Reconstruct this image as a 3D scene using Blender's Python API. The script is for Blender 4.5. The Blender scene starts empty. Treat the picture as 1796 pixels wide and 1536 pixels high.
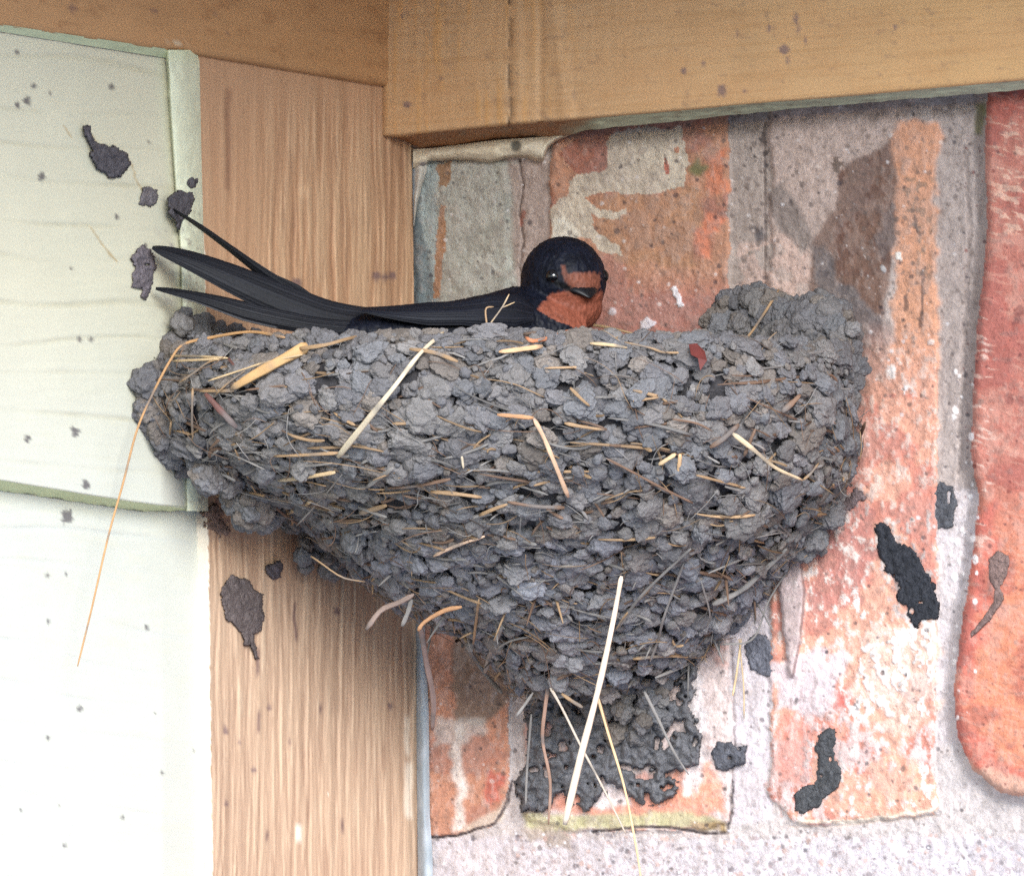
import bpy, math, random
import numpy as np
from mathutils import Vector
R_ = math.radians
random.seed(7)
rng = np.random.default_rng(11)
scn = bpy.context.scene
COL = scn.collection

# ------------------------------------------------------------------ camera, sky, sun, exposure
S = 0.00013                      # metres per photograph pixel at the corner of the two walls
PITCH = R_(6.0)
DIST = 3.4
NEST_Z = 2.05
Fd = np.array([0, math.cos(PITCH), math.sin(PITCH)])
Ud = np.array([0, -math.sin(PITCH), math.cos(PITCH)])
Rd = np.array([1.0, 0, 0])
AIM = np.array([0, -0.04, NEST_Z])
CAM = AIM - Fd * DIST
FPX = DIST / S
cam = bpy.data.cameras.new('camera')
cam.sensor_width = 36.0
cam.lens = 36.0 * FPX / 1796.0
cam.clip_start = 0.05
cam.clip_end = 500
camo = bpy.data.objects.new('camera', cam)
COL.objects.link(camo)
camo.location = CAM
camo.rotation_euler = (math.pi / 2 + PITCH, 0, 0)
scn.camera = camo

SUN_EL, SUN_AZ = R_(21), R_(171)       # azimuth clockwise from +Y
w = bpy.data.worlds.new('World'); scn.world = w; w.use_nodes = True
nt = w.node_tree
sky = nt.nodes.new('ShaderNodeTexSky'); sky.sky_type = 'NISHITA'; sky.sun_disc = False
sky.sun_elevation = SUN_EL; sky.sun_rotation = SUN_AZ
sky.air_density = 1.0; sky.dust_density = 0.4; sky.ozone_density = 4.0
nt.links.new(sky.outputs[0], nt.nodes['Background'].inputs[0])
nt.nodes['Background'].inputs[1].default_value = 0.14
sun = bpy.data.lights.new('sun', 'SUN'); sun.energy = 2.0; sun.angle = R_(32); sun.color = (1.0, 0.99, 0.97)
suno = bpy.data.objects.new('sun', sun); COL.objects.link(suno)
sd = Vector((math.sin(SUN_AZ) * math.cos(SUN_EL), math.cos(SUN_AZ) * math.cos(SUN_EL), math.sin(SUN_EL)))
suno.rotation_euler = (-sd).to_track_quat('-Z', 'Y').to_euler()
scn.view_settings.view_transform = 'Standard'
scn.view_settings.look = 'None'
scn.view_settings.exposure = 1.38
scn.view_settings.gamma = 1.0
scn.render.engine = 'CYCLES'
scn.cycles.use_denoising = False
scn.cycles.max_bounces = 6

# ------------------------------------------------------------------ helpers
def lin(c):
    c = np.asarray(c, float) / 255.0
    return np.where(c <= 0.04045, c / 12.92, ((c + 0.055) / 1.055) ** 2.4)

def hash3(i, j, k, seed):
    h = (i * 374761393 + j * 668265263 + k * 2147483647 + seed * 1274126177) & 0xFFFFFFFF
    h = ((h ^ (h >> 13)) * 1274126177) & 0xFFFFFFFF
    h = ((h ^ (h >> 16)) * 2246822519) & 0xFFFFFFFF
    return ((h ^ (h >> 15)) & 0xFFFFFF) / float(0xFFFFFF) * 2 - 1

def vnoise(x, y, z, seed=0):
    x = np.asarray(x, float); y = np.asarray(y, float); z = np.asarray(z, float)
    xi = np.floor(x); yi = np.floor(y); zi = np.floor(z)
    fx = x - xi; fy = y - yi; fz = z - zi
    fx = fx * fx * (3 - 2 * fx); fy = fy * fy * (3 - 2 * fy); fz = fz * fz * (3 - 2 * fz)
    xi = xi.astype(np.int64); yi = yi.astype(np.int64); zi = zi.astype(np.int64)
    def h(a, b, c): return hash3(xi + a, yi + b, zi + c, seed)
    x00 = h(0,0,0) * (1-fx) + h(1,0,0) * fx; x10 = h(0,1,0) * (1-fx) + h(1,1,0) * fx
    x01 = h(0,0,1) * (1-fx) + h(1,0,1) * fx; x11 = h(0,1,1) * (1-fx) + h(1,1,1) * fx
    return (x00 * (1-fy) + x10 * fy) * (1-fz) + (x01 * (1-fy) + x11 * fy) * fz

def fbm(x, y, z=0.0, octv=4, seed=0, gain=0.5):
    x = np.asarray(x, float); y = np.asarray(y, float); z = np.zeros_like(x) + z
    t = 0; a = 1.0; n = 0
    for o in range(octv):
        t = t + a * vnoise(x, y, z, seed + o * 17); n += a; a *= gain
        x = x * 2.03 + 5.1; y = y * 2.03 + 1.7; z = z * 2.03 + 3.3
    return t / n

CORNER_PX = 735.0
def ray(px, py):
    px = np.asarray(px, float); py = np.asarray(py, float)
    return Fd + (px[..., None] - 898) / FPX * Rd + (768 - py[..., None]) / FPX * Ud
def at(px, py, Y):
    """point on the photograph's ray (px,py) at depth Y (photo pixels behind the corner; negative = towards the viewer)"""
    px, py, Y = np.broadcast_arrays(np.asarray(px, float), np.asarray(py, float), np.asarray(Y, float))
    d = ray(px, py); t = (Y * S - CAM[1]) / d[..., 1]
    return CAM + d * t[..., None]
X0 = at(CORNER_PX, 768.0, 0.0)
PHI = R_(55.6)
DL = np.array([-math.cos(PHI), -math.sin(PHI), 0]); DR = np.array([math.sin(PHI), -math.cos(PHI), 0])
NL = DR.copy(); NR = DL.copy()          # wall normals (left wall faces right-front and vice versa)
def on(plane, px, py, off=0.0):
    n = NL if plane == 'L' else NR
    px, py, off = np.broadcast_arrays(np.asarray(px, float), np.asarray(py, float), np.asarray(off, float))
    d = ray(px, py)
    t = ((n @ (X0 - CAM)) + off * S) / (d @ n)
    return CAM + d * t[..., None]
def project(P):
    v = P - CAM
    dep = v @ Fd
    return 898 + FPX * (v @ Rd) / dep, 768 - FPX * (v @ Ud) / dep

def mesh_obj(name, V, F, mat, col=None, parent=None, smooth=True, link=True):
    V = np.asarray(V, np.float64).reshape(-1, 3)
    m = bpy.data.meshes.new(name)
    if isinstance(F, np.ndarray) and F.ndim == 2:
        k = F.shape[1]
        m.vertices.add(len(V)); m.vertices.foreach_set('co', V.ravel())
        m.loops.add(F.size); m.loops.foreach_set('vertex_index', F.ravel().astype(np.int32))
        m.polygons.add(len(F)); m.polygons.foreach_set('loop_start', np.arange(0, F.size, k, dtype=np.int32))
        m.polygons.foreach_set('loop_total', np.full(len(F), k, np.int32))
        m.update(calc_edges=True); m.validate()
    else:
        m.from_pydata([tuple(v) for v in V], [], [tuple(f) for f in F]); m.update()
    if smooth: m.polygons.foreach_set('use_smooth', np.ones(len(m.polygons), bool))
    if col is not None:
        c = np.ones((len(V), 4)); c[:, :3] = np.broadcast_to(np.asarray(col).reshape(-1, 3), (len(V), 3))
        a = m.color_attributes.new('Col', 'FLOAT_COLOR', 'POINT'); a.data.foreach_set('color', c.ravel().astype(np.float32))
    if mat is not None: m.materials.append(mat)
    o = bpy.data.objects.new(name, m)
    COL.objects.link(o)
    if parent is not None:
        o.parent = parent
        o.matrix_parent_inverse = parent.matrix_basis.inverted()
    return o

def grid_faces(ny, nx, flip=False):
    i = np.arange(ny * nx).reshape(ny, nx)
    f = np.stack([i[:-1, :-1], i[1:, :-1], i[1:, 1:], i[:-1, 1:]], -1).reshape(-1, 4)
    return f[:, ::-1] if flip else f

def skirted(P, back):
    """P (ny,nx,3) grid -> vertices and faces of the sheet with its four edges turned back by the vector `back`"""
    ny, nx, _ = P.shape
    f = grid_faces(ny, nx)
    i = np.arange(ny * nx).reshape(ny, nx)
    loop = np.concatenate([i[0, :], i[1:, -1], i[-1, -2::-1], i[-2:0:-1, 0]])
    V = P.reshape(-1, 3); B = V[loop] + back
    b = len(V) + np.arange(len(loop)); n = len(loop); j = np.arange(n); k = (j + 1) % n
    f2 = np.stack([loop[j], loop[k], b[k], b[j]], -1)
    return np.vstack([V, B]), np.vstack([f, f2]), loop

def tag(o, label, cat, group=None):
    o['label'] = label; o['category'] = cat
    if 'kind' not in o: o['kind'] = 'thing'
    if group: o['group'] = group
    return o
def empty(name, loc):
    o = bpy.data.objects.new(name, None); COL.objects.link(o); o.location = loc
    o.empty_display_size = 0.01
    return o

def material(name, rough=0.8, bump=0.3, bscale=900.0, var=0.12, vscale=250.0, spec=0.3, color=None, stretch=(1, 1, 1), sheen=0.0, bdist=0.0006, fine=0.0, fscale=2500.0):
    m = bpy.data.materials.new(name); m.use_nodes = True
    t = m.node_tree; b = t.nodes['Principled BSDF']
    tc = t.nodes.new('ShaderNodeTexCoord'); mp = t.nodes.new('ShaderNodeMapping'); mp.inputs['Scale'].default_value = stretch
    t.links.new(tc.outputs['Object'], mp.inputs[0])
    if color is None:
        at_ = t.nodes.new('ShaderNodeAttribute'); at_.attribute_name = 'Col'; src = at_.outputs['Color']
    else:
        rgb = t.nodes.new('ShaderNodeRGB'); rgb.outputs[0].default_value = (*color, 1); src = rgb.outputs[0]
    def vary(src, scale, amt, detail):
        n = t.nodes.new('ShaderNodeTexNoise'); n.inputs['Scale'].default_value = scale; n.inputs['Detail'].default_value = detail
        t.links.new(mp.outputs[0], n.inputs['Vector'])
        mr = t.nodes.new('ShaderNodeMapRange'); mr.inputs[1].default_value = 0.25; mr.inputs[2].default_value = 0.75
        mr.inputs[3].default_value = 1 - amt; mr.inputs[4].default_value = 1 + amt
        t.links.new(n.outputs[0], mr.inputs[0])
        mu = t.nodes.new('ShaderNodeVectorMath'); mu.operation = 'SCALE'
        t.links.new(src, mu.inputs[0]); t.links.new(mr.outputs[0], mu.inputs['Scale'])
        return mu.outputs[0]
    src = vary(src, vscale, var, 6)
    if fine: src = vary(src, fscale, fine, 2)
    t.links.new(src, b.inputs['Base Color'])
    if bump:
        n = t.nodes.new('ShaderNodeTexNoise'); n.inputs['Scale'].default_value = bscale; n.inputs['Detail'].default_value = 5
        n.inputs['Roughness'].default_value = 0.6
        t.links.new(mp.outputs[0], n.inputs['Vector'])
        bp = t.nodes.new('ShaderNodeBump'); bp.inputs['Strength'].default_value = bump; bp.inputs['Distance'].default_value = bdist
        t.links.new(n.outputs[0], bp.inputs['Height']); t.links.new(bp.outputs[0], b.inputs['Normal'])
    b.inputs['Roughness'].default_value = rough
    b.inputs['Specular IOR Level'].default_value = spec
    if sheen:
        b.inputs['Sheen Weight'].default_value = sheen
    return m

def inpoly(x, y, poly):
    poly = np.asarray(poly, float); r = np.zeros(x.shape, bool); n = len(poly)
    for a in range(n):
        x1, y1 = poly[a]; x2, y2 = poly[(a + 1) % n]
        if y1 == y2: continue
        r ^= ((y1 > y) != (y2 > y)) & (x < (x2 - x1) * (y - y1) / (y2 - y1) + x1)
    return r
def z5(*p): return [(700 + a / 2.993, 130 + b / 2.993) for a, b in p]
def z6(*p): return [(1196 + a / 2.56, 130 + b / 2.56) for a, b in p]
def z7(*p): return [(1196 + a / 2.175, 830 + b / 2.175) for a, b in p]
def z8(*p): return [(700 + a / 2.865, 1000 + b / 2.865) for a, b in p]
def box(x0, y0, x1, y1): return [(x0, y0), (x1, y0), (x1, y1), (x0, y1)]

class Canvas:
    """albedo and relief of a wall, laid out on the wall's own grid"""
    def __init__(s, xs, ys, base):
        s.xs, s.ys = xs, ys
        s.X, s.Y = np.meshgrid(xs, ys)
        s.C = np.zeros(s.X.shape + (3,)) + lin(base); s.H = np.zeros(s.X.shape)
        s.sat = np.full(s.X.shape, 0.90); s.n5 = fbm(s.X / 9, s.Y / 15, 4, 6, 14, 0.68)
        s.n1 = fbm(s.X / 22, s.Y / 22, 0, 4, 3); s.n2 = fbm(s.X / 22, s.Y / 22, 9, 4, 4)
        s.n3 = fbm(s.X / 60, s.Y / 60, 2, 5, 5); s.n4 = fbm(s.X / 9, s.Y / 9, 4, 3, 6)
    def mask(s, poly, rag=6.0, soft=0.0):
        m = inpoly(s.X + s.n1 * rag * 2 + s.n3 * rag * 1.5 + s.n4 * min(rag, 4) * 0.9, s.Y + s.n2 * rag * 2 - s.n3 * rag * 1.5 + s.n5 * min(rag, 4) * 1.2, poly).astype(float)
        return s.blur(m, soft) if soft else m
    def blur(s, m, r):
        i0 = np.searchsorted(s.xs, 700); st = s.xs[i0 + 1] - s.xs[i0]
        k = max(1, int(round(r / st)))
        for _ in range(2):
            for ax in (0, 1):
                c = np.cumsum(np.concatenate([np.repeat(np.take(m, [0], ax), k + 1, ax), m, np.repeat(np.take(m, [-1], ax), k, ax)], ax), ax)
                n = m.shape[ax]
                m = (np.take(c, np.arange(2 * k + 1, 2 * k + 1 + n), ax) - np.take(c, np.arange(0, n), ax)) / (2 * k + 1)
        return m
    def paint(s, m, color, a=1.0, cut=None, noise=None):
        if noise is not None: m = m * np.clip((noise - cut) * 6 + 0.5, 0, 1)
        m = (m * a)[..., None]; s.C = s.C * (1 - m) + lin(color) * m
    def dots(s, n, region, r0, r1, colors, a=0.9, asp=1.0, h=0.0):
        x0, y0, x1, y1 = region
        for q in range(n):
            s.dot(rng.uniform(x0, x1), rng.uniform(y0, y1), r0 + (r1 - r0) * rng.random() ** 3, colors[rng.integers(len(colors))], a, asp, h)
    def dot(s, cx, cy, r, color, a=0.9, asp=1.0, h=0.0):
        R = r * 1.6 * max(asp, 1) + 3
        i0, i1 = np.searchsorted(s.xs, [cx - R, cx + R]); j0, j1 = np.searchsorted(s.ys, [cy - R, cy + R])
        if i1 <= i0 or j1 <= j0: return
        sl = (slice(j0, j1), slice(i0, i1))
        d = np.hypot(s.X[sl] - cx, (s.Y[sl] - cy) / asp) + s.n4[sl] * r * 0.9
        m = np.clip((r - d) / 1.5 + 0.5, 0, 1) * a
        s.C[sl] = s.C[sl] * (1 - m[..., None]) + lin(color) * m[..., None]
        if h: s.H[sl] += m * h
    def line(s, pts, wd, color, a=1.0, rag=2.0, h=0.0):
        X = s.X + s.n4 * rag; Y = s.Y + s.n1 * rag; best = np.full(s.X.shape, 1e9)
        for (x1, y1), (x2, y2) in zip(pts[:-1], pts[1:]):
            dx, dy = x2 - x1, y2 - y1
            t = np.clip(((X - x1) * dx + (Y - y1) * dy) / (dx * dx + dy * dy), 0, 1)
            best = np.minimum(best, np.hypot(X - x1 - t * dx, Y - y1 - t * dy))
        m = np.clip((wd / 2 - best) / 1.5 + 0.5, 0, 1) * a
        s.C = s.C * (1 - m[..., None]) + lin(color) * m[..., None]
        s.H += m * h
    def finish(s, name, plane, mat, off, back, parent=None):
        P = on(plane, s.X, s.Y, off + s.H)
        n = NL if plane == 'L' else NR
        V, F, loop = skirted(P, -n * back * S)
        lum = s.C @ np.array([0.25, 0.65, 0.10]); s.C = lum[..., None] + (s.C - lum[..., None]) * s.sat[..., None]
        c = s.C.reshape(-1, 3)
        return mesh_obj(name, V, F, mat, np.vstack([c, c[loop]]), parent)

def axis(lo, f0, f1, hi, fine, coarse):
    return np.concatenate([np.arange(lo, f0, coarse), np.arange(f0, f1, fine), np.arange(f1, hi + 1, coarse)])
GZ = 0.0

# ------------------------------------------------------------------ ground, soffit (out of frame: they shape the light)
g = mesh_obj('ground', [(-120, -120, GZ), (120, -120, GZ), (120, 120, GZ), (-120, 120, GZ)], [(0, 1, 2, 3)],
             material('paving', 0.9, 0.3, 40, 0.15, 3, color=(0.50, 0.50, 0.50)), smooth=False)
g['kind'] = 'structure'
M_soffit = material('soffit_paint', 0.7, 0.1, 60, 0.06, 20, color=(0.66, 0.65, 0.63))
def soffit(z, wid, th, ln):
    """L-shaped soffit added out of view to shade both walls from above"""
    c = np.array([X0[0], X0[1], 0]); a = DL; b = DR
    pts = [c - a * .1 - b * .1, c + a * ln - b * .1, c + a * ln + b * wid, c + a * wid + b * wid, c + a * wid + b * ln, c + b * ln - a * .1]
    V = [(p[0], p[1], z) for p in pts] + [(p[0], p[1], z + th) for p in pts]
    F = [tuple(range(6)), tuple(range(11, 5, -1))] + [(i, (i + 1) % 6, (i + 1) % 6 + 6, i + 6) for i in range(6)]
    o = mesh_obj('added_soffit', V, F, M_soffit, smooth=False); o['kind'] = 'structure'
    tag(o, 'unseen pale soffit added above both walls to shade them', 'soffit')
    return o
SOFFIT_Z = float(on('R', 735., -190., 0.)[2])
soffit(SOFFIT_Z, 0.17, 0.12, 2.2)

# ------------------------------------------------------------------ brick wall
M_brick = material('old_brick_and_mortar', 0.92, 0.55, 1500, 0.10, 330, spec=0.15, fine=0.16, fscale=3200, bdist=0.0004)
xs = axis(700, 706, 1830, 3200, 2.2, 30); ys = axis(-500, 120, 1570, 3000, 2.2, 30)
W = Canvas(xs, ys, (188, 176, 172))
# relief: bricks stand proud of the joints
DPOLY = [(1734, 120), (1726, 300), (1732, 350), (1726, 480), (1716, 560), (1706, 700), (1703, 800), (1716, 870), (1702, 1000), (1688, 1100), (1672, 1200),
         (1680, 1290), (1705, 1350), (1750, 1388), (1830, 1404), (2060, 1396), (2060, 120)]
mA = W.mask([(728, 284), (888, 284), (896, 900), (892, 1400), (872, 1444), (800, 1464), (728, 1468)], 3)
mB = W.mask([(968, 200), (1278, 190), (1282, 900), (1280, 1440), (1240, 1452), (1000, 1458), (925, 1440), (920, 1200), (960, 560)], 3)
mC = W.mask([(1352, 180), (1640, 160), (1646, 800), (1640, 1428), (1390, 1446), (1352, 1400)], 4)
mD = W.mask(DPOLY, 1.5)
rest = np.zeros_like(mA)
for k in range(6):
    rest = np.maximum(rest, W.mask([(2130 + 420 * k, 60), (2490 + 420 * k, 30), (2490 + 420 * k, 1370), (2130 + 420 * k, 1385)], 4))
for k in range(4):
    for q in range(4):
        rest = np.maximum(rest, W.mask(box(700 + q * 1130 - (k % 2) * 500, 1600 + k * 420, 1770 + q * 1130 - (k % 2) * 500, 1950 + k * 420), 4))
bl = W.blur
W.H += 7 * bl(mA, 5) + 9 * bl(mB, 4) + 9 * bl(mC, 5) + 44 * np.sqrt(np.clip(bl(bl(mD, 14), 10), 0, 1)) + 10 * bl(rest, 5) - 4
W.H += W.n3 * 3.0 + W.n1 * 2.2 + W.n4 * 1.0
up = 1 / (1 + np.exp((W.Y - 760) / 50))          # upper courses: darker mortar tone
W.paint(up, (170, 152, 142), 0.75)
# joints
W.paint(W.mask(box(1276, 150, 1350, 640), 8, 4), (160, 144, 134), 0.8)
W.paint(W.mask(box(1640, 150, 1735, 900), 8, 8), (166, 150, 142), 0.9)
W.paint(W.mask([(1645, 860), (1720, 860), (1690, 1100), (1690, 1300), (1645, 1300)], 6, 6), (196, 184, 184), 0.8)
W.paint(W.mask(box(1286, 1000, 1350, 1440), 5, 4), (204, 192, 196), 0.8)
W.paint(W.mask(box(690, 1468, 3000, 1580), 5, 4), (194, 184, 187), 0.9)
# brick A and the grey painted panel next to the trim
W.paint(mA, (186, 130, 100))
W.paint(mA * (W.Y > 1000), (196, 136, 108), 0.8)
W.paint(mA * (W.Y > 1050), (176, 112, 92), 0.6, 0.05, W.n3)
W.paint(W.mask([(800, 1060), (900, 1060), (905, 1200), (850, 1275), (800, 1270), (790, 1180)], 10, 6), (128, 112, 98), 0.85)
W.paint(W.mask([(796, 1275), (815, 1270), (812, 1340), (818, 1445), (800, 1455), (800, 1380)], 7, 2), (222, 210, 200), 0.85)
W.paint(W.mask([(760, 1260), (850, 1255), (855, 1290), (765, 1300)], 9, 4), (196, 186, 178), 0.7)
W.paint(W.mask([(850, 1360), (880, 1350), (882, 1400), (850, 1405)], 8, 4), (190, 84, 72), 0.7)
W.paint(W.mask([(820, 1445), (880, 1412), (892, 1400), (880, 1440), (800, 1465)], 3, 2), (206, 188, 168), 0.8)
W.paint(W.mask(box(705, 282, 912, 900), 3), (168, 166, 156))
W.paint(W.mask(box(705, 282, 912, 900), 3) * np.clip((880 - W.Y) / 60, 0, 1), (158, 158, 146), 0.6, 0.0, W.n3)
W.paint(W.mask(box(706, 280, 768, 560), 3, 4), (160, 170, 168), 0.9)
W.paint(W.mask([(722, 370), (736, 380), (756, 470), (766, 540), (722, 540)], 2, 3), (112, 124, 128), 0.9)
W.paint(W.mask(z5((190, 470), (275, 465), (268, 500), (240, 600), (210, 590)), 3), (150, 116, 88))
W.paint(W.mask(z5((215, 690), (250, 690), (235, 880), (220, 1170), (180, 1170), (190, 900)), 3), (166, 122, 90))
W.paint(W.mask([(895, 285), (962, 285), (958, 520), (905, 520)], 4, 3), (168, 148, 138), 0.9)
W.paint(W.mask(z5((540, 620), (580, 600), (560, 800), (540, 780)), 6, 4), (120, 120, 112), 0.6)
W.line([(911, 282), (918, 330), (912, 372), (918, 420), (913, 470), (917, 530)], 3.2, (84, 66, 58), 0.9, 3, -5)
W.line([(914, 395), (919, 372)], 7, (150, 84, 66), 0.8)
# brick B, upper
mBu = mB * (W.Y < 860)
W.paint(mBu, (184, 132, 104))
W.paint(mBu, (172, 106, 90), 0.7, 0.1, W.n3)
W.paint(mBu * np.clip((W.Y - 470) / 60, 0, 1), (170, 112, 100), 0.85)
W.paint(mBu * W.mask(z5((1030, 640), (1590, 620), (1580, 1000), (1180, 1000), (1060, 860)), 12, 6), (178, 132, 100), 0.8)
W.paint(W.mask(z5((1110, 350), (1150, 290), (1500, 265), (1512, 400), (1490, 600), (1280, 640), (1060, 618), (960, 660), (980, 700), (1180, 712), (1172, 762),
                  (1020, 750), (1030, 830), (1170, 900), (1175, 945), (1100, 940), (960, 880), (798, 880), (790, 760), (800, 690), (890, 650), (888, 560), (930, 520), (1080, 502)), 5), (198, 184, 164), 0.95)
W.paint(W.mask(z5((800, 740), (860, 740), (950, 870), (800, 880)), 4, 2), (214, 206, 190), 0.8)
W.paint(W.mask(z5((905, 350), (1110, 310), (1100, 460), (1040, 510), (920, 520), (830, 440)), 6), (158, 98, 82), 0.8)
W.paint(W.mask(z5((1510, 260), (1600, 240), (1560, 330), (1540, 400), (1508, 390)), 6), (178, 120, 94), 0.9)
W.paint(W.mask(z5((1640, 390), (1700, 400), (1705, 620), (1620, 610), (1600, 520)), 10, 2), (206, 124, 90), 0.9)
W.paint(W.mask(z5((1610, 700), (1740, 750), (1660, 830), (1640, 960), (1590, 960), (1580, 820)), 9, 3), (220, 128, 92), 0.9)
W.paint(W.mask(z5((1555, 425), (1580, 470), (1640, 470), (1580, 550), (1520, 545), (1510, 490)), 5, 1.5), (118, 114, 76), 0.95)
W.paint(W.mask(z5((1395, 430), (1420, 490), (1420, 525), (1395, 525)), 2), (176, 92, 72), 0.95)
W.paint(W.mask(z5((1440, 395), (1475, 385), (1470, 420), (1445, 420)), 2), (176, 110, 80), 0.9)
W.line(z5((1395, 425), (1402, 470)), 2.5, (90, 70, 60), 0.9)
W.paint(W.mask([(1178, 505), (1190, 500), (1196, 525), (1202, 535), (1192, 538)], 3), (226, 220, 224)); W.H += 4 * W.mask([(1178, 505), (1190, 500), (1196, 525), (1202, 535), (1192, 538)], 3)
W.dot(1137, 570, 11, (214, 208, 214), 0.9, 1.1, 4); W.dot(1075, 546, 7, (210, 200, 205), 0.9, 1, 3)
# crack and specks in the joint between B and C
W.line([(1342, 215), (1341, 300), (1343, 420), (1340, 520)], 3.2, (92, 78, 72), 0.9, 2, -5)
W.paint(W.mask(box(1320, 230, 1348, 280), 6), (70, 62, 60), 0.9, 0.1, W.n4)
W.paint(W.mask([(1322, 400), (1344, 392), (1346, 425), (1325, 432)], 6, 1), (92, 86, 88), 0.9)
# brick C, upper: pinkish mortar smear, bare dark brick, orange edge
W.paint(W.mask([(1350, 190), (1600, 170), (1590, 250), (1560, 262), (1480, 290), (1475, 330), (1470, 380), (1432, 412), (1440, 520), (1350, 560)], 5), (184, 160, 148), 0.9)
W.paint(W.mask([(1300, 430), (1420, 420), (1430, 520), (1300, 540)], 14, 6), (196, 164, 150), 0.8, -0.1, W.n1)
W.paint(W.mask(z6((470, 515), (530, 600), (600, 735), (545, 800), (430, 720), (390, 520), (440, 480)), 4, 1.5), (124, 112, 106), 0.85)
W.paint(W.mask(z6((705, 430), (770, 385), (900, 335), (992, 240), (985, 400), (965, 700), (935, 900), (890, 1150), (800, 1420), (700, 1470), (600, 1300), (560, 1020), (600, 740), (690, 610), (706, 480)), 4, 1.2), (116, 86, 72), 0.97)
W.paint(W.mask(z6((705, 430), (770, 385), (900, 335), (992, 240), (985, 400), (965, 700), (935, 900), (700, 900)), 4) , (98, 68, 58), 0.6, 0.1, W.n1)
W.paint(W.mask(z6((600, 745), (680, 750), (700, 900), (880, 1100), (820, 1420), (640, 1440), (600, 1000)), 10, 6), (98, 93, 94), 0.85)
W.paint(W.mask([(1470, 520), (1545, 560), (1560, 640), (1530, 720), (1500, 800), (1440, 800)], 10, 16), (112, 100, 98), 0.8)
W.paint(W.mask(z6((930, 560), (980, 560), (960, 760), (890, 900), (880, 780)), 8, 3), (86, 76, 76), 0.7)
W.paint(W.mask(z6((660, 365), (735, 375), (720, 450), (680, 440)), 6), (110, 92, 82), 0.9, 0.0, W.n4)
W.paint(W.mask([(1575, 215), (1642, 215), (1646, 640), (1640, 820), (1560, 820), (1562, 600), (1572, 420)], 7, 4), (206, 144, 108), 0.9)
W.paint(W.mask([(1590, 300), (1640, 300), (1640, 480), (1600, 480)], 9, 3), (150, 116, 92), 0.7, 0.1, W.n4)
for pts in ([(1603, 380), (1612, 410)], [(1620, 470), (1618, 520), (1616, 570)], [(1590, 520), (1588, 545)]):
    W.line(pts, 7, (92, 72, 66), 0.75, 6)
W.dot(1576, 451, 6, (222, 216, 206), 0.95, 1.2, 3); W.dot(1549, 473, 5, (170, 168, 168), 0.9, 1.2, 3); W.dot(1633, 600, 5, (216, 206, 200), 0.9, 1, 3)
W.paint(W.mask(box(1352, 150, 1725, 205), 14, 8), (128, 110, 100), 0.35, 0.0, W.n1)  # shade under the frieze board, painted as a dark band
W.line([(1694, 260), (1702, 420), (1693, 560), (1684, 760), (1683, 860)], 8, (124, 110, 104), 0.55, 6, -4)  # shadow line beside brick D, drawn dark into the joint
W.paint(W.mask([(1712, 185), (1732, 190), (1726, 245), (1712, 235)], 6, 1), (112, 108, 68), 0.9)
# brick C, middle and lower: worn orange with lime
mCl = mC * np.clip((W.Y - 560) / 120, 0, 1) * np.clip((W.X - 1480) / 60, 0, 1) + mC * (W.Y > 800) * np.clip((1560 - W.X) / 80, 0, 1)
mCl = np.clip(mCl, 0, 1)
W.paint(mCl, (214, 152, 126), 0.95)
W.paint(mCl * (W.Y > 690), (204, 122, 104), 0.8, 0.05, W.n3)
W.paint(mCl * W.mask([(1440, 880), (1530, 880), (1540, 960), (1500, 1060), (1420, 1060)], 16, 8), (180, 116, 106), 0.8)
W.paint(mCl * (W.Y > 560), (226, 200, 184), 0.6, 0.16, W.n5)
W.paint(mCl * (W.Y > 1180), (218, 190, 186), 0.75, 0.0, W.n3 * 0.5 + W.n5)
W.paint(mCl * (W.Y > 900), (238, 228, 220), 0.7, 0.27, W.n5)
W.paint(W.mask([(1352, 1150), (1480, 1150), (1470, 1240), (1352, 1250)], 14, 8), (214, 200, 204), 0.8)
W.paint(W.mask([(1360, 1260), (1430, 1270), (1425, 1370), (1360, 1370)], 14, 5), (216, 134, 116), 0.8)
W.paint(W.mask([(1530, 1330), (1610, 1320), (1620, 1400), (1500, 1420)], 18, 6), (226, 160, 130), 0.85)
W.paint(W.mask([(1480, 1205), (1500, 1200), (1490, 1240), (1464, 1240)], 5, 1), (204, 96, 84), 0.9)
W.paint(W.mask([(1515, 1110), (1640, 1095), (1640, 1240), (1560, 1290), (1500, 1220)], 18, 3), (216, 180, 162), 0.7)
for (a, b, c, d) in ((1528, 1145, 1560, 1200), (1565, 1125, 1590, 1205), (1600, 1110, 1612, 1170), (1510, 1160, 1530, 1230), (1510, 1142, 1545, 1128),
                     (1540, 1225, 1560, 1260), (1570, 1180, 1580, 1220), (1630, 1120, 1632, 1190), (1610, 1225, 1618, 1250)):
    W.line([(a, b), (c, d)], 7, (236, 230, 226), 0.85, 16, 3)
for (x, y, r) in ((1500, 1060, 14), (1515, 1080, 11), (1598, 1112, 20), (1625, 1105, 14), (1497, 1240, 12), (1482, 1200, 9), (1590, 1262, 9), (1630, 1390, 14), (1620, 1350, 9),
                  (1570, 650, 10), (1590, 690, 8), (1560, 1010, 8), (1620, 1085, 8), (1428, 1310, 10), (1428, 1330, 9)):
    W.paint(np.clip(1.9 - np.hypot(W.X - x, (W.Y - y) / 1.25) / r, 0, 1), (234, 228, 222), 0.85, 0.06, W.n5 + 0.14 - 0.14 * np.hypot(W.X - x, (W.Y - y) / 1.25) / r)
W.line([(1352, 1300), (1358, 1370), (1372, 1430)], 4, (178, 140, 130), 0.6, 4, -2)
W.line([(1385, 1448), (1450, 1450), (1540, 1440), (1640, 1430)], 4, (186, 164, 150), 0.7, 3, -3)
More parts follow.
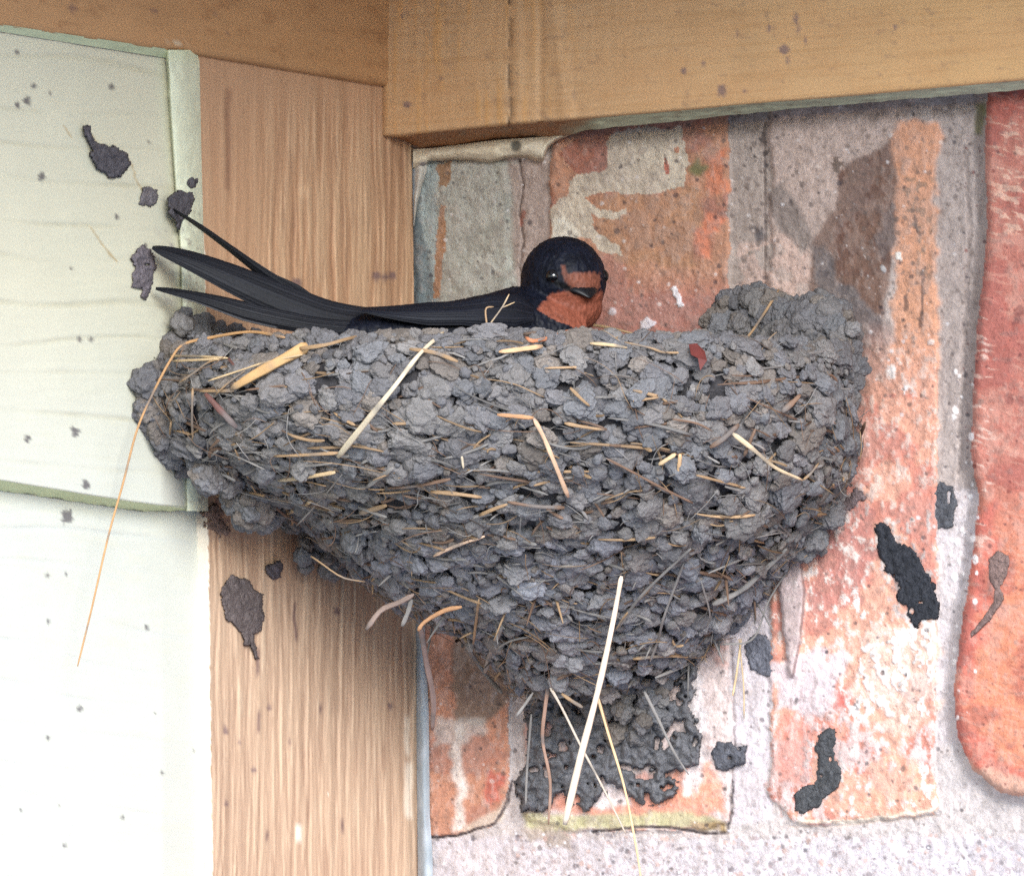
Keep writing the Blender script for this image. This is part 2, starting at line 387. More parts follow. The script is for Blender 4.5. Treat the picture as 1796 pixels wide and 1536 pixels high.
W.line([(1400, 1441), (1500, 1440), (1640, 1421)], 7, (232, 214, 190), 0.7, 4, 2)
# spindle-shaped mortar smear between B and C
sp = W.mask([(1372, 960), (1400, 962), (1412, 1030), (1408, 1100), (1392, 1185), (1384, 1190), (1376, 1120), (1366, 1040)], 2)
W.paint(sp, (186, 166, 164), 0.95); W.H += 16 * bl(sp, 6)
W.line([(1405, 985), (1411, 1040), (1405, 1110), (1390, 1186)], 5, (132, 108, 106), 0.8, 2)
# brick B, lower
mBl = mB * (W.Y > 1080)
W.paint(mBl, (206, 184, 178), 0.95)
W.paint(mBl, (200, 128, 108), 0.7, 0.2, W.n3)
W.paint(W.mask([(925, 1398), (1260, 1370), (1272, 1420), (1240, 1428), (930, 1430)], 9, 2), (224, 142, 112), 0.9)
W.paint(W.mask([(1185, 1330), (1245, 1330), (1250, 1400), (1150, 1410)], 12, 3), (226, 146, 116), 0.85)
W.paint(W.mask([(1190, 1180), (1222, 1160), (1235, 1330), (1222, 1390), (1205, 1380)], 10, 3), (218, 206, 204), 0.85)
W.paint(W.mask([(1030, 1380), (1080, 1370), (1110, 1410), (1020, 1420)], 8, 2), (228, 216, 212), 0.85)
W.paint(W.mask([(1195, 1370), (1212, 1370), (1210, 1395), (1195, 1395)], 4, 1), (240, 236, 232), 0.9)
W.paint(W.mask([(918, 1425), (960, 1434), (1040, 1428), (1120, 1424), (1200, 1418), (1250, 1430), (1276, 1445), (1272, 1458), (1180, 1446), (1040, 1454), (960, 1462), (925, 1452)], 4, 1), (184, 176, 130), 0.95)
W.paint(W.mask([(1215, 1436), (1276, 1440), (1274, 1460), (1220, 1452)], 4, 2), (150, 116, 76), 0.85)
W.line([(1040, 1458), (1120, 1449), (1180, 1452), (1240, 1462), (1275, 1460), (1284, 1420), (1285, 1370)], 4.5, (74, 66, 70), 0.95, 2.5, -6)
W.line([(1285, 1370), (1288, 1280), (1286, 1180), (1282, 1120)], 3, (128, 112, 116), 0.8, 2, -4)
W.line([(738, 1470), (800, 1466), (868, 1444), (890, 1405), (898, 1370)], 4.5, (84, 72, 74), 0.95, 2.5, -6)
W.paint(W.mask([(918, 1450), (1000, 1466), (1010, 1490), (930, 1478)], 8, 4), (160, 140, 120), 0.7)
# brick D: smooth orange red paint with pale scuffs
W.sat -= 0.02 * mD
W.paint(mD, (178, 108, 92))
W.paint(mD * np.clip((W.Y - 820) / 200, 0, 1), (208, 126, 90), 0.85)
W.paint(mD * W.mask([(1690, 900), (1750, 880), (1740, 1060), (1700, 1200), (1720, 1320), (1830, 1380), (1830, 1420), (1660, 1420), (1660, 1100)], 16, 14), (190, 96, 82), 0.8)
W.paint(mD, (160, 76, 66), 0.55, 0.12, W.n3)
W.paint(mD, (196, 138, 118), 0.45, 0.1, -W.n3 * 0.6 + W.n5 * 0.6)
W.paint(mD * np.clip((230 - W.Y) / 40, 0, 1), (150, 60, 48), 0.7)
W.paint(mD * W.mask([(1715, 1345), (1830, 1380), (1830, 1420), (1700, 1420), (1672, 1330)], 4, 6), (196, 150, 126), 0.85)
sc = fbm(W.X / 30 + W.Y / 60, (W.Y - W.X * 0.25) / 5.5 + W.n1 * 1.2, 0, 3, 21)
W.paint(mD * np.clip((W.X - 1730) / 20, 0, 1) * W.mask(box(1725, 210, 1860, 420), 12, 6), (216, 176, 150), 0.7, 0.24, sc + 0.3 * W.n5)
W.paint(mD * W.mask([(1700, 540), (1740, 520), (1745, 1000), (1690, 1010)], 10, 4), (222, 196, 180), 0.6, 0.3, sc + 0.3 * W.n5)
W.paint(mD, (206, 150, 128), 0.35, 0.3, sc)
for (x, y) in ((1785, 560), (1790, 700), (1770, 700), (1788, 545)): W.dot(x, y, 10, (120, 66, 62), 0.6)
for k in range(26): W.dot(rng.uniform(1672, 1720), rng.uniform(640, 1260), rng.uniform(2, 5), (244, 236, 232), 0.9, 1.4, 2)
W.paint(rest, (196, 112, 84)); W.paint(rest, (214, 190, 178), 0.7, 0.1, W.n3)
# weathering over everything: dust, soot, lime bloom
notDm = 1 - 0.7 * mD
W.paint(notDm, (158, 140, 132), 0.26, 0.10, W.n3 * 0.7 + W.n5 * 0.5)
W.paint(notDm, (204, 186, 176), 0.22 * (0.5 + 0.5 * (1 - up)), 0.16, W.n5 - 0.4 * W.n3)
W.paint(notDm, (110, 92, 84), 0.26, 0.24, -W.n5 + 0.3 * W.n1)
W.H += W.n5 * 3.0 * notDm
# stain haloes round the mud splats
for (x, y, rx, ry) in ((1590, 1005, 60, 95), (1650, 890, 36, 52), (1495, 880, 40, 36), (1440, 1350, 46, 84), (1277, 1322, 36, 32), (1335, 1148, 34, 44), (1070, 1290, 180, 130), (1745, 1040, 34, 80)):
    dd_ = np.hypot((W.X - x) / rx, (W.Y - y) / ry)
    W.paint(np.clip(1.25 - dd_, 0, 1) * (1 - 0.5 * mD), (120, 110, 110), 0.75, 0.16, W.n5 + 0.25 - 0.3 * dd_)
# speckle, sand grains, pin holes
notD = (736, 180, 1700, 1560)
W.dots(1500, notD, 1.2, 4.2, [(78, 70, 72), (96, 84, 80), (66, 60, 66)], 0.7, 1.0, -1)
W.dots(900, notD, 1.0, 3.6, [(216, 206, 202), (210, 192, 182), (226, 220, 220)], 0.55, 1.0, 1)
W.dots(900, (900, 1455, 1800, 1560), 1.2, 4.5, [(120, 108, 110), (236, 232, 236), (160, 140, 140), (184, 150, 138)], 0.7)
W.dots(260, (1690, 230, 1830, 1380), 1.0, 3.2, [(120, 56, 50), (96, 60, 60)], 0.7)
W.dots(500, (1270, 180, 1720, 720), 1.2, 5.0, [(104, 90, 84), (120, 104, 96)], 0.6)
W.paint(np.ones_like(W.H), (120, 106, 100), 0.28, 0.30, W.n4)
W.H += vnoise(W.X / 3.0, W.Y / 3.0, 0.5, 8) * 0.9
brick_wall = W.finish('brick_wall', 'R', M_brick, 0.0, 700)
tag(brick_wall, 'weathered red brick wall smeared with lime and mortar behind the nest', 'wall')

# ------------------------------------------------------------------ wood: corner trim and frieze boards
M_trim = material('worn_brown_paint', 0.72, 0.5, 520, 0.07, 160, spec=0.25, stretch=(1, 1, 0.12), bdist=0.0004, fine=0.08)
M_frieze = material('smooth_brown_paint', 0.6, 0.25, 700, 0.05, 60, spec=0.3, bdist=0.0003, fine=0.07)
def interp(x, pts):
    p = np.asarray(pts, float); return np.interp(x, p[:, 0], p[:, 1])
# corner trim: rough sawn grain runs up the board
us = np.linspace(0, 1, 190); ys = np.arange(60, 2600, 6.0)
U, Yv = np.meshgrid(us, ys)
xl = interp(Yv, [(60, 346), (95, 348), (300, 353), (600, 361), (900, 363), (1536, 371), (2600, 384)]) + 1.6 * fbm(Yv / 9, Yv * 0, 1, 3, 31)
xr = interp(Yv, [(60, 720), (290, 723), (500, 726), (1100, 736), (1536, 738), (2600, 744)])
Xv = xl + (xr - xl) * U
gx = Xv / 5.6 + 1.5 * fbm(Xv / 60, Yv / 200, 0, 3, 30)
gr = fbm(gx, Yv / 210, 0, 3, 33, 0.6)
gr2 = fbm(Xv / 3.1, Yv / 95, 3, 2, 34)
big = fbm(Xv / 60, Yv / 700, 3, 3, 35)
rough_amt = np.clip((Yv - 120) / 120, 0.15, 1) * np.clip(0.35 + 0.9 * np.clip((Xv - 440) / 80, 0, 1) + np.clip((Yv - 850) / 150, 0, 1), 0, 1)
H = (gr * 3.6 + gr2 * 1.1) * rough_amt + big * 1.5
base = lin((184, 146, 115)) * np.ones(U.shape + (1,))
def mixc(C, m, col, a=1.0):
    m = np.clip(m * a, 0, 1)[..., None]; return C * (1 - m) + lin(col) * m
base = mixc(base, np.clip(gr * 4 - 0.2, 0, 1) * rough_amt, (200, 168, 136), 0.55)
base = mixc(base, np.clip(-gr * 4 - 0.2, 0, 1) * rough_amt, (160, 120, 92), 0.55)
base = mixc(base, np.clip((Yv - 880) / 160, 0, 1), (180, 156, 134), 0.65)
base = mixc(base, np.clip(gr2 * 3 - 1.0, 0, 1) * rough_amt * np.clip((Yv - 880) / 120, 0, 1), (204, 182, 156), 0.4)
base = mixc(base, np.clip(-gr2 * 3 - 0.9, 0, 1) * rough_amt, (134, 100, 82), 0.45)
def streak(C, x, y0, y1, wd, col, a):
    cx = x + 3 * fbm(Yv / 40, Yv * 0 + x, 0, 2, int(x) % 91)
    m = np.clip(1.4 - np.abs(Xv - cx) / wd, 0, 1) * np.clip((Yv - y0) / 12, 0, 1) * np.clip((y1 - Yv) / 12, 0, 1)
    return mixc(C, m, col, a)
base = streak(base, 715, 1250, 1330, 5, (226, 212, 192), 0.6)
base = streak(base, 716, 1330, 1440, 7, (226, 214, 196), 0.6)
base = streak(base, 524, 1440, 1480, 5, (238, 228, 214), 0.8)
base = streak(base, 400, 150, 340, 6, (132, 96, 78), 0.55)
base = streak(base, 533, 320, 350, 9, (222, 186, 150), 0.5)
for x, y0, y1 in ((452, 1130, 1190), (560, 1230, 1256), (395, 1265, 1285), (518, 1050, 1130), (600, 1430, 1465), (470, 1235, 1245), (510, 1290, 1310), (468, 1450, 1480), (453, 1240, 1290)):
    base = streak(base, x, y0, y1, 3, (112, 88, 84), 0.8)
for x, y, r in ((396, 1282, 4), (445, 1350, 4), (472, 1240, 3), (591, 1072, 5), (684, 1238, 4), (397, 1408, 3), (688, 484, 6), (660, 484, 7), (675, 486, 5), (520, 497, 8), (420, 1300, 2)):
    d = np.hypot(Xv - x, Yv - y); base = mixc(base, np.clip((r + 3 - d) / 4, 0, 1), (104, 84, 88), 0.75)
# ragged white paint line along the left edge
rag = np.clip(1.0 - (Xv - xl) / (5 + 6 * fbm(Yv / 6, Xv / 9, 5, 3, 36)), 0, 1) * np.clip((Yv - 300) / 200, 0, 1)
base = mixc(base, (rag > 0.55) * 1.0, (222, 214, 196), 0.8)
dirt = np.clip((fbm(Xv / 5, Yv / 5, 1, 3, 37) - 0.05) * 5, 0, 1) * np.clip(1.4 - np.hypot((Xv - 385) / 28, (Yv - 905) / 45), 0, 1)
base = mixc(base, dirt, (112, 92, 88), 0.8)
P = on('L', Xv, Yv, H)
V, F, loop = skirted(P, -NL * 150 * S)
c = base.reshape(-1, 3)
trim = mesh_obj('corner_trim', V, F, M_trim, np.vstack([c, c[loop]]))
tag(trim, 'vertical brown painted trim board with rough grain between siding and brick', 'trim board')

# left frieze board
xs = np.arange(-700, 696, 7.0); vs = np.linspace(0, 1, 70)
Xv, Vv = np.meshgrid(xs, vs)
yb = interp(Xv, [(-700, -60), (0, 45), (345, 96), (650, 147), (700, 154)])
Yv = -420 + (yb + 420) * Vv
H = 16 + 1.2 * fbm(Xv / 40, Yv / 8, 0, 3, 41) + 1.5 * fbm(Xv / 150, Yv / 60, 0, 3, 42)
H -= 6 * np.clip((Vv - 0.985) / 0.015, 0, 1)
C = lin((180, 138, 98)) * np.ones(Xv.shape + (1,))
C = mixc(C, np.clip(fbm(Xv / 90, (Yv - .15 * Xv) / 3.5, 0, 4, 46) * 2, 0, 1), (160, 118, 80), 0.35)
C = mixc(C, fbm(Xv / 120, Yv / 50, 0, 4, 43) * 0.9 + 0.2, (186, 142, 100), 0.6)
C = mixc(C, np.clip((fbm(Xv / 26, Yv / 14, 0, 4, 44) - 0.28) * 6, 0, 1), (150, 108, 74), 0.5)
C = mixc(C, np.clip(1 - np.hypot((Xv - 310) / 26, (Yv - 76) / 7), 0, 1) * (fbm(Xv / 6, Yv / 4, 0, 2, 45) > -0.1), (214, 196, 168), 0.8)
for x, y, r in ((127, 15, 9), (270, 21, 7), (380, 24, 5), (398, 58, 4), (285, 40, 3)):
    C = mixc(C, np.clip((r - np.hypot(Xv - x, Yv - y)) / 4, 0, 1), (120, 92, 84), 0.8)
V, F, loop = skirted(on('L', Xv, Yv, H), -NL * 60 * S)
c = C.reshape(-1, 3)
fl = mesh_obj('frieze_board', V, F, M_frieze, np.vstack([c, c[loop]]))
tag(fl, 'brown frieze board sloping down from the left above the white siding', 'board')

# right frieze board (stands 15 mm in front of the brick)
xs = axis(668, 669, 1830, 3200, 4, 30); vs = np.linspace(0, 1, 130)
Xv, Vv = np.meshgrid(xs, vs)
ybf = interp(Xv, [(668, 240), (700, 238.5), (900, 218.5), (1034, 208), (1200, 194), (1300, 185), (1500, 168), (1796, 141), (3200, 20)])
Yv = -420 + (ybf + 420) * Vv ** 0.6
crack = 893 + 6 * fbm(Yv / 40, Yv * 0, 0, 3, 52)
ridge = np.clip(1 - np.abs(Xv - 905 - 0.02 * Yv) / 14, 0, 1)
H = 118 + 1.2 * fbm(Xv / 7, Yv / 90, 0, 3, 50) * np.clip((1250 - Xv) / 300, 0.2, 1) + 2 * fbm(Xv / 150, Yv / 60, 0, 3, 51) + ridge * 3
H += 4 * np.clip(1 - np.abs(Xv - 975 - (Yv - 60) * 0.12) / 22, 0, 1) - 3 * np.clip(1 - np.abs(Xv - 948) / 9, 0, 1)
cm = np.clip(1 - np.abs(Xv - crack) / 3.4, 0, 1) * np.clip((fbm(Xv * 0, Yv / 18, 0, 2, 53) + 0.25) * 4, 0, 1)
H -= cm * 6
H -= 7 * np.clip((Vv - 0.99) / 0.01, 0, 1) + 6 * np.clip((676 - Xv) / 6, 0, 1)
C = lin((198, 161, 122)) * np.ones(Xv.shape + (1,))
C = mixc(C, np.clip((Xv - 1000) / 700, 0, 1), (208, 162, 106), 0.6)
C = mixc(C, np.clip(fbm(Xv / 110, (Yv + .08 * Xv) / 3.5, 0, 4, 47) * 2, 0, 1), (168, 124, 78), 0.3)
C = mixc(C, np.clip(fbm(Xv / 5, Yv / 70, 0, 4, 48) * 2.2 - .2, 0, 1) * np.clip((1250 - Xv) / 300, 0.25, 1), (206, 166, 122), 0.4)
C = mixc(C, np.clip(fbm(Xv / 14, Yv / 11, 0, 5, 49) * 5 - 1.6, 0, 1), (128, 104, 92), 0.35)
C = mixc(C, fbm(Xv / 90, Yv / 40, 0, 4, 54) * 0.9 + 0.1, (194, 148, 104), 0.6)
C = mixc(C, np.clip((fbm(Xv / 7, Yv / 90, 0, 3, 50) - 0.15) * 3, 0, 1) * np.clip((1100 - Xv) / 200, 0, 1), (208, 156, 96), 0.5)
C = mixc(C, cm, (62, 44, 34), 0.9)
C = mixc(C, np.clip(1 - np.abs(Xv - 669) / 3, 0, 1), (96, 66, 48), 0.7)
for x, y, r, asp in ((1376, 88, 11, 1.0), (1381, 104, 5, 2.0), (1266, 160, 9, 1.5), (1200, 125, 8, 0.9), (1396, 32, 6, 2.2), (1400, 50, 5, 2.2), (1349, 50, 4, 2), (1234, 112, 5, 1.5), (1292, 60, 4, 2.5), (713, 184, 9, 0.7), (1306, 162, 5, 1),
                     (773, 137, 5, 0.6), (1570, 48, 5, 1), (1412, 70, 4, 3), (705, 30, 4, 2)):
    d = np.hypot(Xv - x, (Yv - y) / asp) + 3 * fbm(Xv / 5, Yv / 5, 0, 2, 55)
    C = mixc(C, np.clip((r - d) / 4, 0, 1), (118, 98, 100), 0.75)
V, F, loop = skirted(on('R', Xv, Yv, H), -NR * 20 * S)
c = C.reshape(-1, 3)
fr = mesh_obj('frieze_board', V, F, M_frieze, np.vstack([c, c[loop]]))
tag(fr, 'brown frieze board with a vertical crack, rising right above the brick', 'board')
# its soffit edge and caulk
xs = axis(668, 669, 1830, 3200, 5, 40); vs = np.linspace(0, 1, 14)
Xv, Vv = np.meshgrid(xs, vs)
y0 = interp(Xv, [(668, 240), (700, 238.5), (900, 218.5), (1034, 208), (1200, 194), (1300, 185), (1500, 168), (1796, 141), (3200, 20)]) - 1.0
y1 = interp(Xv, [(668, 241), (735, 266), (800, 262), (867, 250), (957, 244), (987, 240), (1034, 228), (1196, 212), (1400, 190), (1700, 166), (1796, 158), (3200, 46)])
Yv = y0 + (y1 - y0) * Vv + 1.5 * Vv * fbm(Xv / 12, Xv * 0, 0, 3, 57)
bo = -4 + 88 * np.clip((Xv - 940) / 110, 0, 1)
off = 112 * (1 - Vv) + bo * Vv + 3 * fbm(Xv / 25, Vv * 3, 0, 3, 56) * np.clip(Vv * 4, 0, 1)
gm = np.clip((Xv - 960 - 40 * (1 - Vv) + 40 * fbm(Xv / 30, Vv * 3, 0, 3, 58)) / 60, 0, 1)
C = lin((158, 112, 76)) * np.ones(Xv.shape + (1,))
C = mixc(C, gm, (164, 166, 142), 0.95)
C = mixc(C, np.clip((fbm(Xv / 18, Vv * 4, 0, 3, 59) - 0.2) * 5, 0, 1), (128, 116, 98), 0.5)
ed = mesh_obj('underside', on('R', Xv, Yv, off).reshape(-1, 3), grid_faces(*Xv.shape), M_frieze, C.reshape(-1, 3), fr)
ed['label'] = 'grey green caulked underside, brown at its left end'
# scalloped caulk where trim, frieze and brick meet
M_caulk = material('old_caulk', 0.6, 0.3, 500, 0.08, 120, spec=0.3)
xs = np.arange(724, 1000, 3.0); vs = np.linspace(0, 1, 22)
Xv, Vv = np.meshgrid(xs, vs)
y0 = interp(Xv, [(724, 262), (760, 260), (867, 246), (957, 240), (1000, 232)])
y1 = interp(Xv, [(724, 300), (744, 296), (752, 284), (770, 283), (800, 281), (830, 283), (858, 287), (870, 285), (885, 279), (905, 277), (925, 278), (940, 284), (952, 284), (960, 262), (975, 248), (1000, 238)])
Yv = y0 + (y1 - y0) * Vv
hh = 16 + 20 * np.sin(np.pi * np.clip(Vv * 0.8 + 0.15, 0, 1)) + 4 * fbm(Xv / 18, Yv / 14, 0, 3, 61) - 22 * np.clip((Vv - 0.85) / 0.15, 0, 1)
C = lin((208, 196, 172)) * np.ones(Xv.shape + (1,))
C = mixc(C, fbm(Xv / 30, Yv / 12, 0, 3, 62) + 0.3, (222, 212, 194), 0.6)
C = mixc(C, np.clip((12 - np.hypot(Xv - 905, Yv - 256)) / 5, 0, 1), (84, 84, 78), 0.9)
C = mixc(C, np.clip(1 - np.hypot((Xv - 742) / 10, (Yv - 290) / 9), 0, 1) * 2, (134, 130, 134), 0.8)
cap = mesh_obj('caulk_bead', on('R', Xv, Yv, hh).reshape(-1, 3), grid_faces(*Xv.shape), M_caulk, C.reshape(-1, 3), fr)
cap['label'] = 'scalloped off-white caulk under the left end of the board'
# strip of caulk down the edge of the trim
xs = np.linspace(0, 1, 9); ysv = np.arange(285, 400, 4.0)
U, Yv = np.meshgrid(xs, ysv)
wd = interp(Yv, [(285, 26), (300, 26), (330, 16), (360, 8), (400, 1)])
Xv = interp(Yv, [(285, 722), (400, 725)]) + U * wd
C = lin((184, 178, 168)) * np.ones(Xv.shape + (1,)); C = mixc(C, fbm(Xv / 8, Yv / 10, 0, 3, 64), (156, 152, 150), 0.7)
cs = mesh_obj('caulk_bead', on('R', Xv, Yv, 14 + 12 * np.sin(np.pi * U) + 3 * fbm(Xv / 8, Yv / 12, 0, 2, 65)).reshape(-1, 3), grid_faces(*Xv.shape), M_caulk, C.reshape(-1, 3), trim)
# pale metal flashing strip in the gap along the brick, lower part
xs = np.linspace(0, 1, 12); ysv = np.arange(1040, 2600, 8.0)
U, Yv = np.meshgrid(xs, ysv)
Xv = interp(Yv, [(1040, 728), (1536, 733), (2600, 740)]) + U * interp(Yv, [(1040, 14), (1250, 22), (1430, 22), (1500, 26), (2600, 26)])
C = lin((150, 158, 164)) * np.ones(Xv.shape + (1,)); C = mixc(C, fbm(Xv / 8, Yv / 30, 0, 3, 67) + 0.2, (186, 190, 196), 0.7)
mesh_obj('flashing', on('R', Xv, Yv, 6 + 10 * np.sin(np.pi * U) + 2 * fbm(Xv / 8, Yv / 30, 0, 2, 68)).reshape(-1, 3), grid_faces(*Xv.shape), M_caulk, C.reshape(-1, 3), trim)

# ------------------------------------------------------------------ white lap siding
M_siding = material('white_siding_paint', 0.55, 0.15, 300, 0.03, 90, spec=0.35, bdist=0.0003, fine=0.04)
sid = empty('siding_wall', on('L', 0., 1500., 0.))
tag(sid, 'pale greenish white lap siding with embossed grain and mud specks, left of trim', 'wall')
SPECK = [(73, 310, 7), (47, 177, 7), (30, 185, 5), (30, 92, 4), (195, 153, 5), (60, 152, 5), (132, 757, 8), (118, 905, 10), (48, 770, 6), (140, 1242, 5), (84, 1009, 4), (84, 1090, 4), (257, 1100, 4), (84, 1294, 4),
         (216, 1433, 4), (113, 1482, 4), (284, 1355, 3), (105, 1412, 2), (37, 1420, 3), (205, 380, 4), (125, 470, 3), (255, 430, 3), (150, 850, 7), (340, 1316, 2), (116, 1006, 3), (272, 1250, 2), (88, 165, 3), (160, 595, 4), (140, 595, 4), (286, 94, 3), (262, 250, 3)]
def siding(name, ytop, ybot, off0, off1, seed, amp):
    xs = np.arange(-900, 364, 4.0); vs = np.linspace(0, 1, 240)
    Xv, Vv = np.meshgrid(xs, vs)
    t = interp(Xv, ytop); b = interp(Xv, ybot)
    Yv = t + (b - t) * Vv
    tap = np.clip((345 - Xv) / 60, 0, 1)
    wavy = Yv - 0.145 * Xv + 26 * fbm(Xv / 260, Yv / 300, 0, 2, seed)
    gl = np.abs(((wavy / 68 + 0.35 * fbm(Xv / 400, Yv / 60, 0, 2, seed + 1)) % 1) - 0.5)
    groove = np.clip(1 - gl / 0.09, 0, 1) * np.clip(0.5 + fbm(Xv / 120, Yv / 40, 0, 3, seed + 2), 0, 1)
    H = off0 + (off1 - off0) * Vv * (0.3 + 0.7 * tap) - groove * amp * np.clip((300 - Xv) / 60, 0, 1) + 0.9 * fbm(Xv / 50, wavy / 7, 0, 3, seed + 3) * np.clip((300 - Xv) / 40, 0, 1)
    C = lin((205, 201, 178)) * np.ones(Xv.shape + (1,))
    C = mixc(C, np.clip((Yv - 500) / 400, 0, 1), (198, 200, 190), 0.85)
    C = mixc(C, groove, (176, 170, 144) if seed == 71 else (180, 186, 184), 0.55 if seed == 71 else 0.3)
    C = mixc(C, np.clip((fbm(Xv / 40, wavy / 9, 0, 4, seed + 5) - 0.1) * 2, 0, 1), (202, 200, 178), 0.35)
    # dirt near the nest and small specks
    for x, y, r in SPECK:
        d = np.hypot(Xv - x, (Yv - y) / 1.25) + r * 0.5 * fbm(Xv / 4, Yv / 4, 0, 2, 77)
        C = mixc(C, np.clip((r + 1 - d) / 3, 0, 1), (84, 78, 82), 0.85)
    dd = np.clip((fbm(Xv / 7, Yv / 7, 0, 4, seed + 6) - 0.22) * 6, 0, 1) * np.clip(1.3 - np.hypot((Xv - 318) / 45, (Yv - 470) / 190), 0, 1)
    C = mixc(C, dd, (150, 144, 140), 0.8)
    d2 = np.clip((fbm(Xv / 5, Yv / 5, 2, 4, seed + 7) - 0.1) * 6, 0, 1) * np.clip(1.3 - np.hypot((Xv - 345) / 26, (Yv - 860) / 50), 0, 1)
    C = mixc(C, d2, (120, 112, 108), 0.8)
    for pts in (((160, 400), (180, 430), (206, 460)), ((113, 222), (124, 240)), ((220, 275), (232, 290), (238, 315), (250, 335)), ((146, 225), (160, 236), (172, 255)), ((190, 445), (205, 458))):
        for (x1, y1), (x2, y2) in zip(pts[:-1], pts[1:]):
            tt = np.clip(((Xv - x1) * (x2 - x1) + (Yv - y1) * (y2 - y1)) / ((x2 - x1) ** 2 + (y2 - y1) ** 2), 0, 1)
            C = mixc(C, np.clip(2.2 - np.hypot(Xv - x1 - tt * (x2 - x1), Yv - y1 - tt * (y2 - y1)), 0, 1), (170, 146, 104), 0.6)
    V, F, loop = skirted(on('L', Xv, Yv, H), -NL * 40 * S)
    c = C.reshape(-1, 3); cc = np.vstack([c, c[loop]])
    return mesh_obj(name, V, F, M_siding, cc, sid)
B1 = [(-900, 690), (0, 841), (150, 866), (240, 880), (330, 891), (364, 893)]
B2 = [(-900, 716), (0, 860), (150, 882), (240, 896), (300, 897), (330, 893), (364, 894)]
siding('siding_board', [(-900, -90), (0, 40), (345, 92), (364, 95)], B1, -6, 22, 71, 3.4)
siding('siding_board', [(x, y - 2) for x, y in B2], [(-900, 1560), (364, 1760)], -22, 8, 171, 2.6)
siding('siding_board', [(-900, 1590), (364, 1785)], [(-900, 2440), (364, 2640)], -22, 8, 271, 2.6)
# underside of the upper board
xs = np.arange(-900, 364, 5.0); vs = np.linspace(0, 1, 8); Xv, Vv = np.meshgrid(xs, vs)
t = interp(Xv, B1); b = interp(Xv, B2) + 1.8 * fbm(Xv / 9, Xv * 0, 0, 3, 79)
Yv = t - 1 + (b - t + 1) * Vv
o1 = 22 * (0.3 + 0.7 * np.clip((345 - Xv) / 60, 0, 1))
C = lin((186, 194, 150)) * np.ones(Xv.shape + (1,))
C = mixc(C, np.clip(Vv * 6 - 5, 0, 1) * (fbm(Xv / 12, Vv, 0, 3, 80) > 0.0), (70, 68, 60), 0.9)
mesh_obj('lap_edge', on('L', Xv, Yv, o1 * (1 - Vv) + -20 * Vv).reshape(-1, 3), grid_faces(*Xv.shape), M_siding, C.reshape(-1, 3), sid)
# caulk bead between siding and trim, and the greenish strip under the frieze
us = np.linspace(0, 1, 22); ysv = np.arange(88, 900, 4.0); U, Yv = np.meshgrid(us, ysv)
x0 = interp(Yv, [(88, 290), (200, 296), (330, 305), (440, 314), (560, 318), (900, 325)]); x1 = interp(Yv, [(88, 344), (110, 350), (300, 354), (600, 362), (900, 365)])
Xv = x0 + (x1 - x0) * U
H = 4 + 16 * np.sin(np.pi * (0.1 + 0.85 * U)) ** 0.7 + 2.5 * fbm(Xv / 14, Yv / 20, 0, 3, 82) - 14 * np.clip(1 - U / 0.08, 0, 1)
C = lin((208, 210, 184)) * np.ones(Xv.shape + (1,))
C = mixc(C, np.clip((120 - Yv) / 30, 0, 1), (200, 206, 168), 0.6)
C = mixc(C, np.clip(1 - np.abs(U - 0.03) / 0.05, 0, 1) * (fbm(Yv / 15, Yv * 0, 0, 2, 84) > -0.2), (120, 122, 100), 0.8)
C = mixc(C, np.clip((fbm(Xv / 5, Yv / 6, 0, 4, 83) - 0.2) * 6, 0, 1) * np.clip((Yv - 330) / 60, 0, 1), (150, 140, 128), 0.7)
mesh_obj('caulk_bead', on('L', Xv, Yv, H).reshape(-1, 3), grid_faces(*Xv.shape), M_caulk, C.reshape(-1, 3), sid)
xs = np.arange(-700, 350, 6.0); vs = np.linspace(0, 1, 9); Xv, Vv = np.meshgrid(xs, vs)
yb = interp(Xv, [(-700, -60), (0, 45), (345, 96)]) - 2
Yv = yb + Vv * interp(Xv, [(0, 13), (250, 16), (345, 16)])
C = lin((190, 196, 162)) * np.ones(Xv.shape + (1,))  # greenish shade below the frieze is in this trim strip's colour
mesh_obj('shade_strip', on('L', Xv, Yv, 12 - 13 * Vv + 2 * fbm(Xv / 20, Vv * 2, 0, 3, 85)).reshape(-1, 3), grid_faces(*Xv.shape), M_caulk, C.reshape(-1, 3), sid)


# ------------------------------------------------------------------ mud nest
def unit(v): return v / np.maximum(np.linalg.norm(v, axis=-1, keepdims=True), 1e-12)
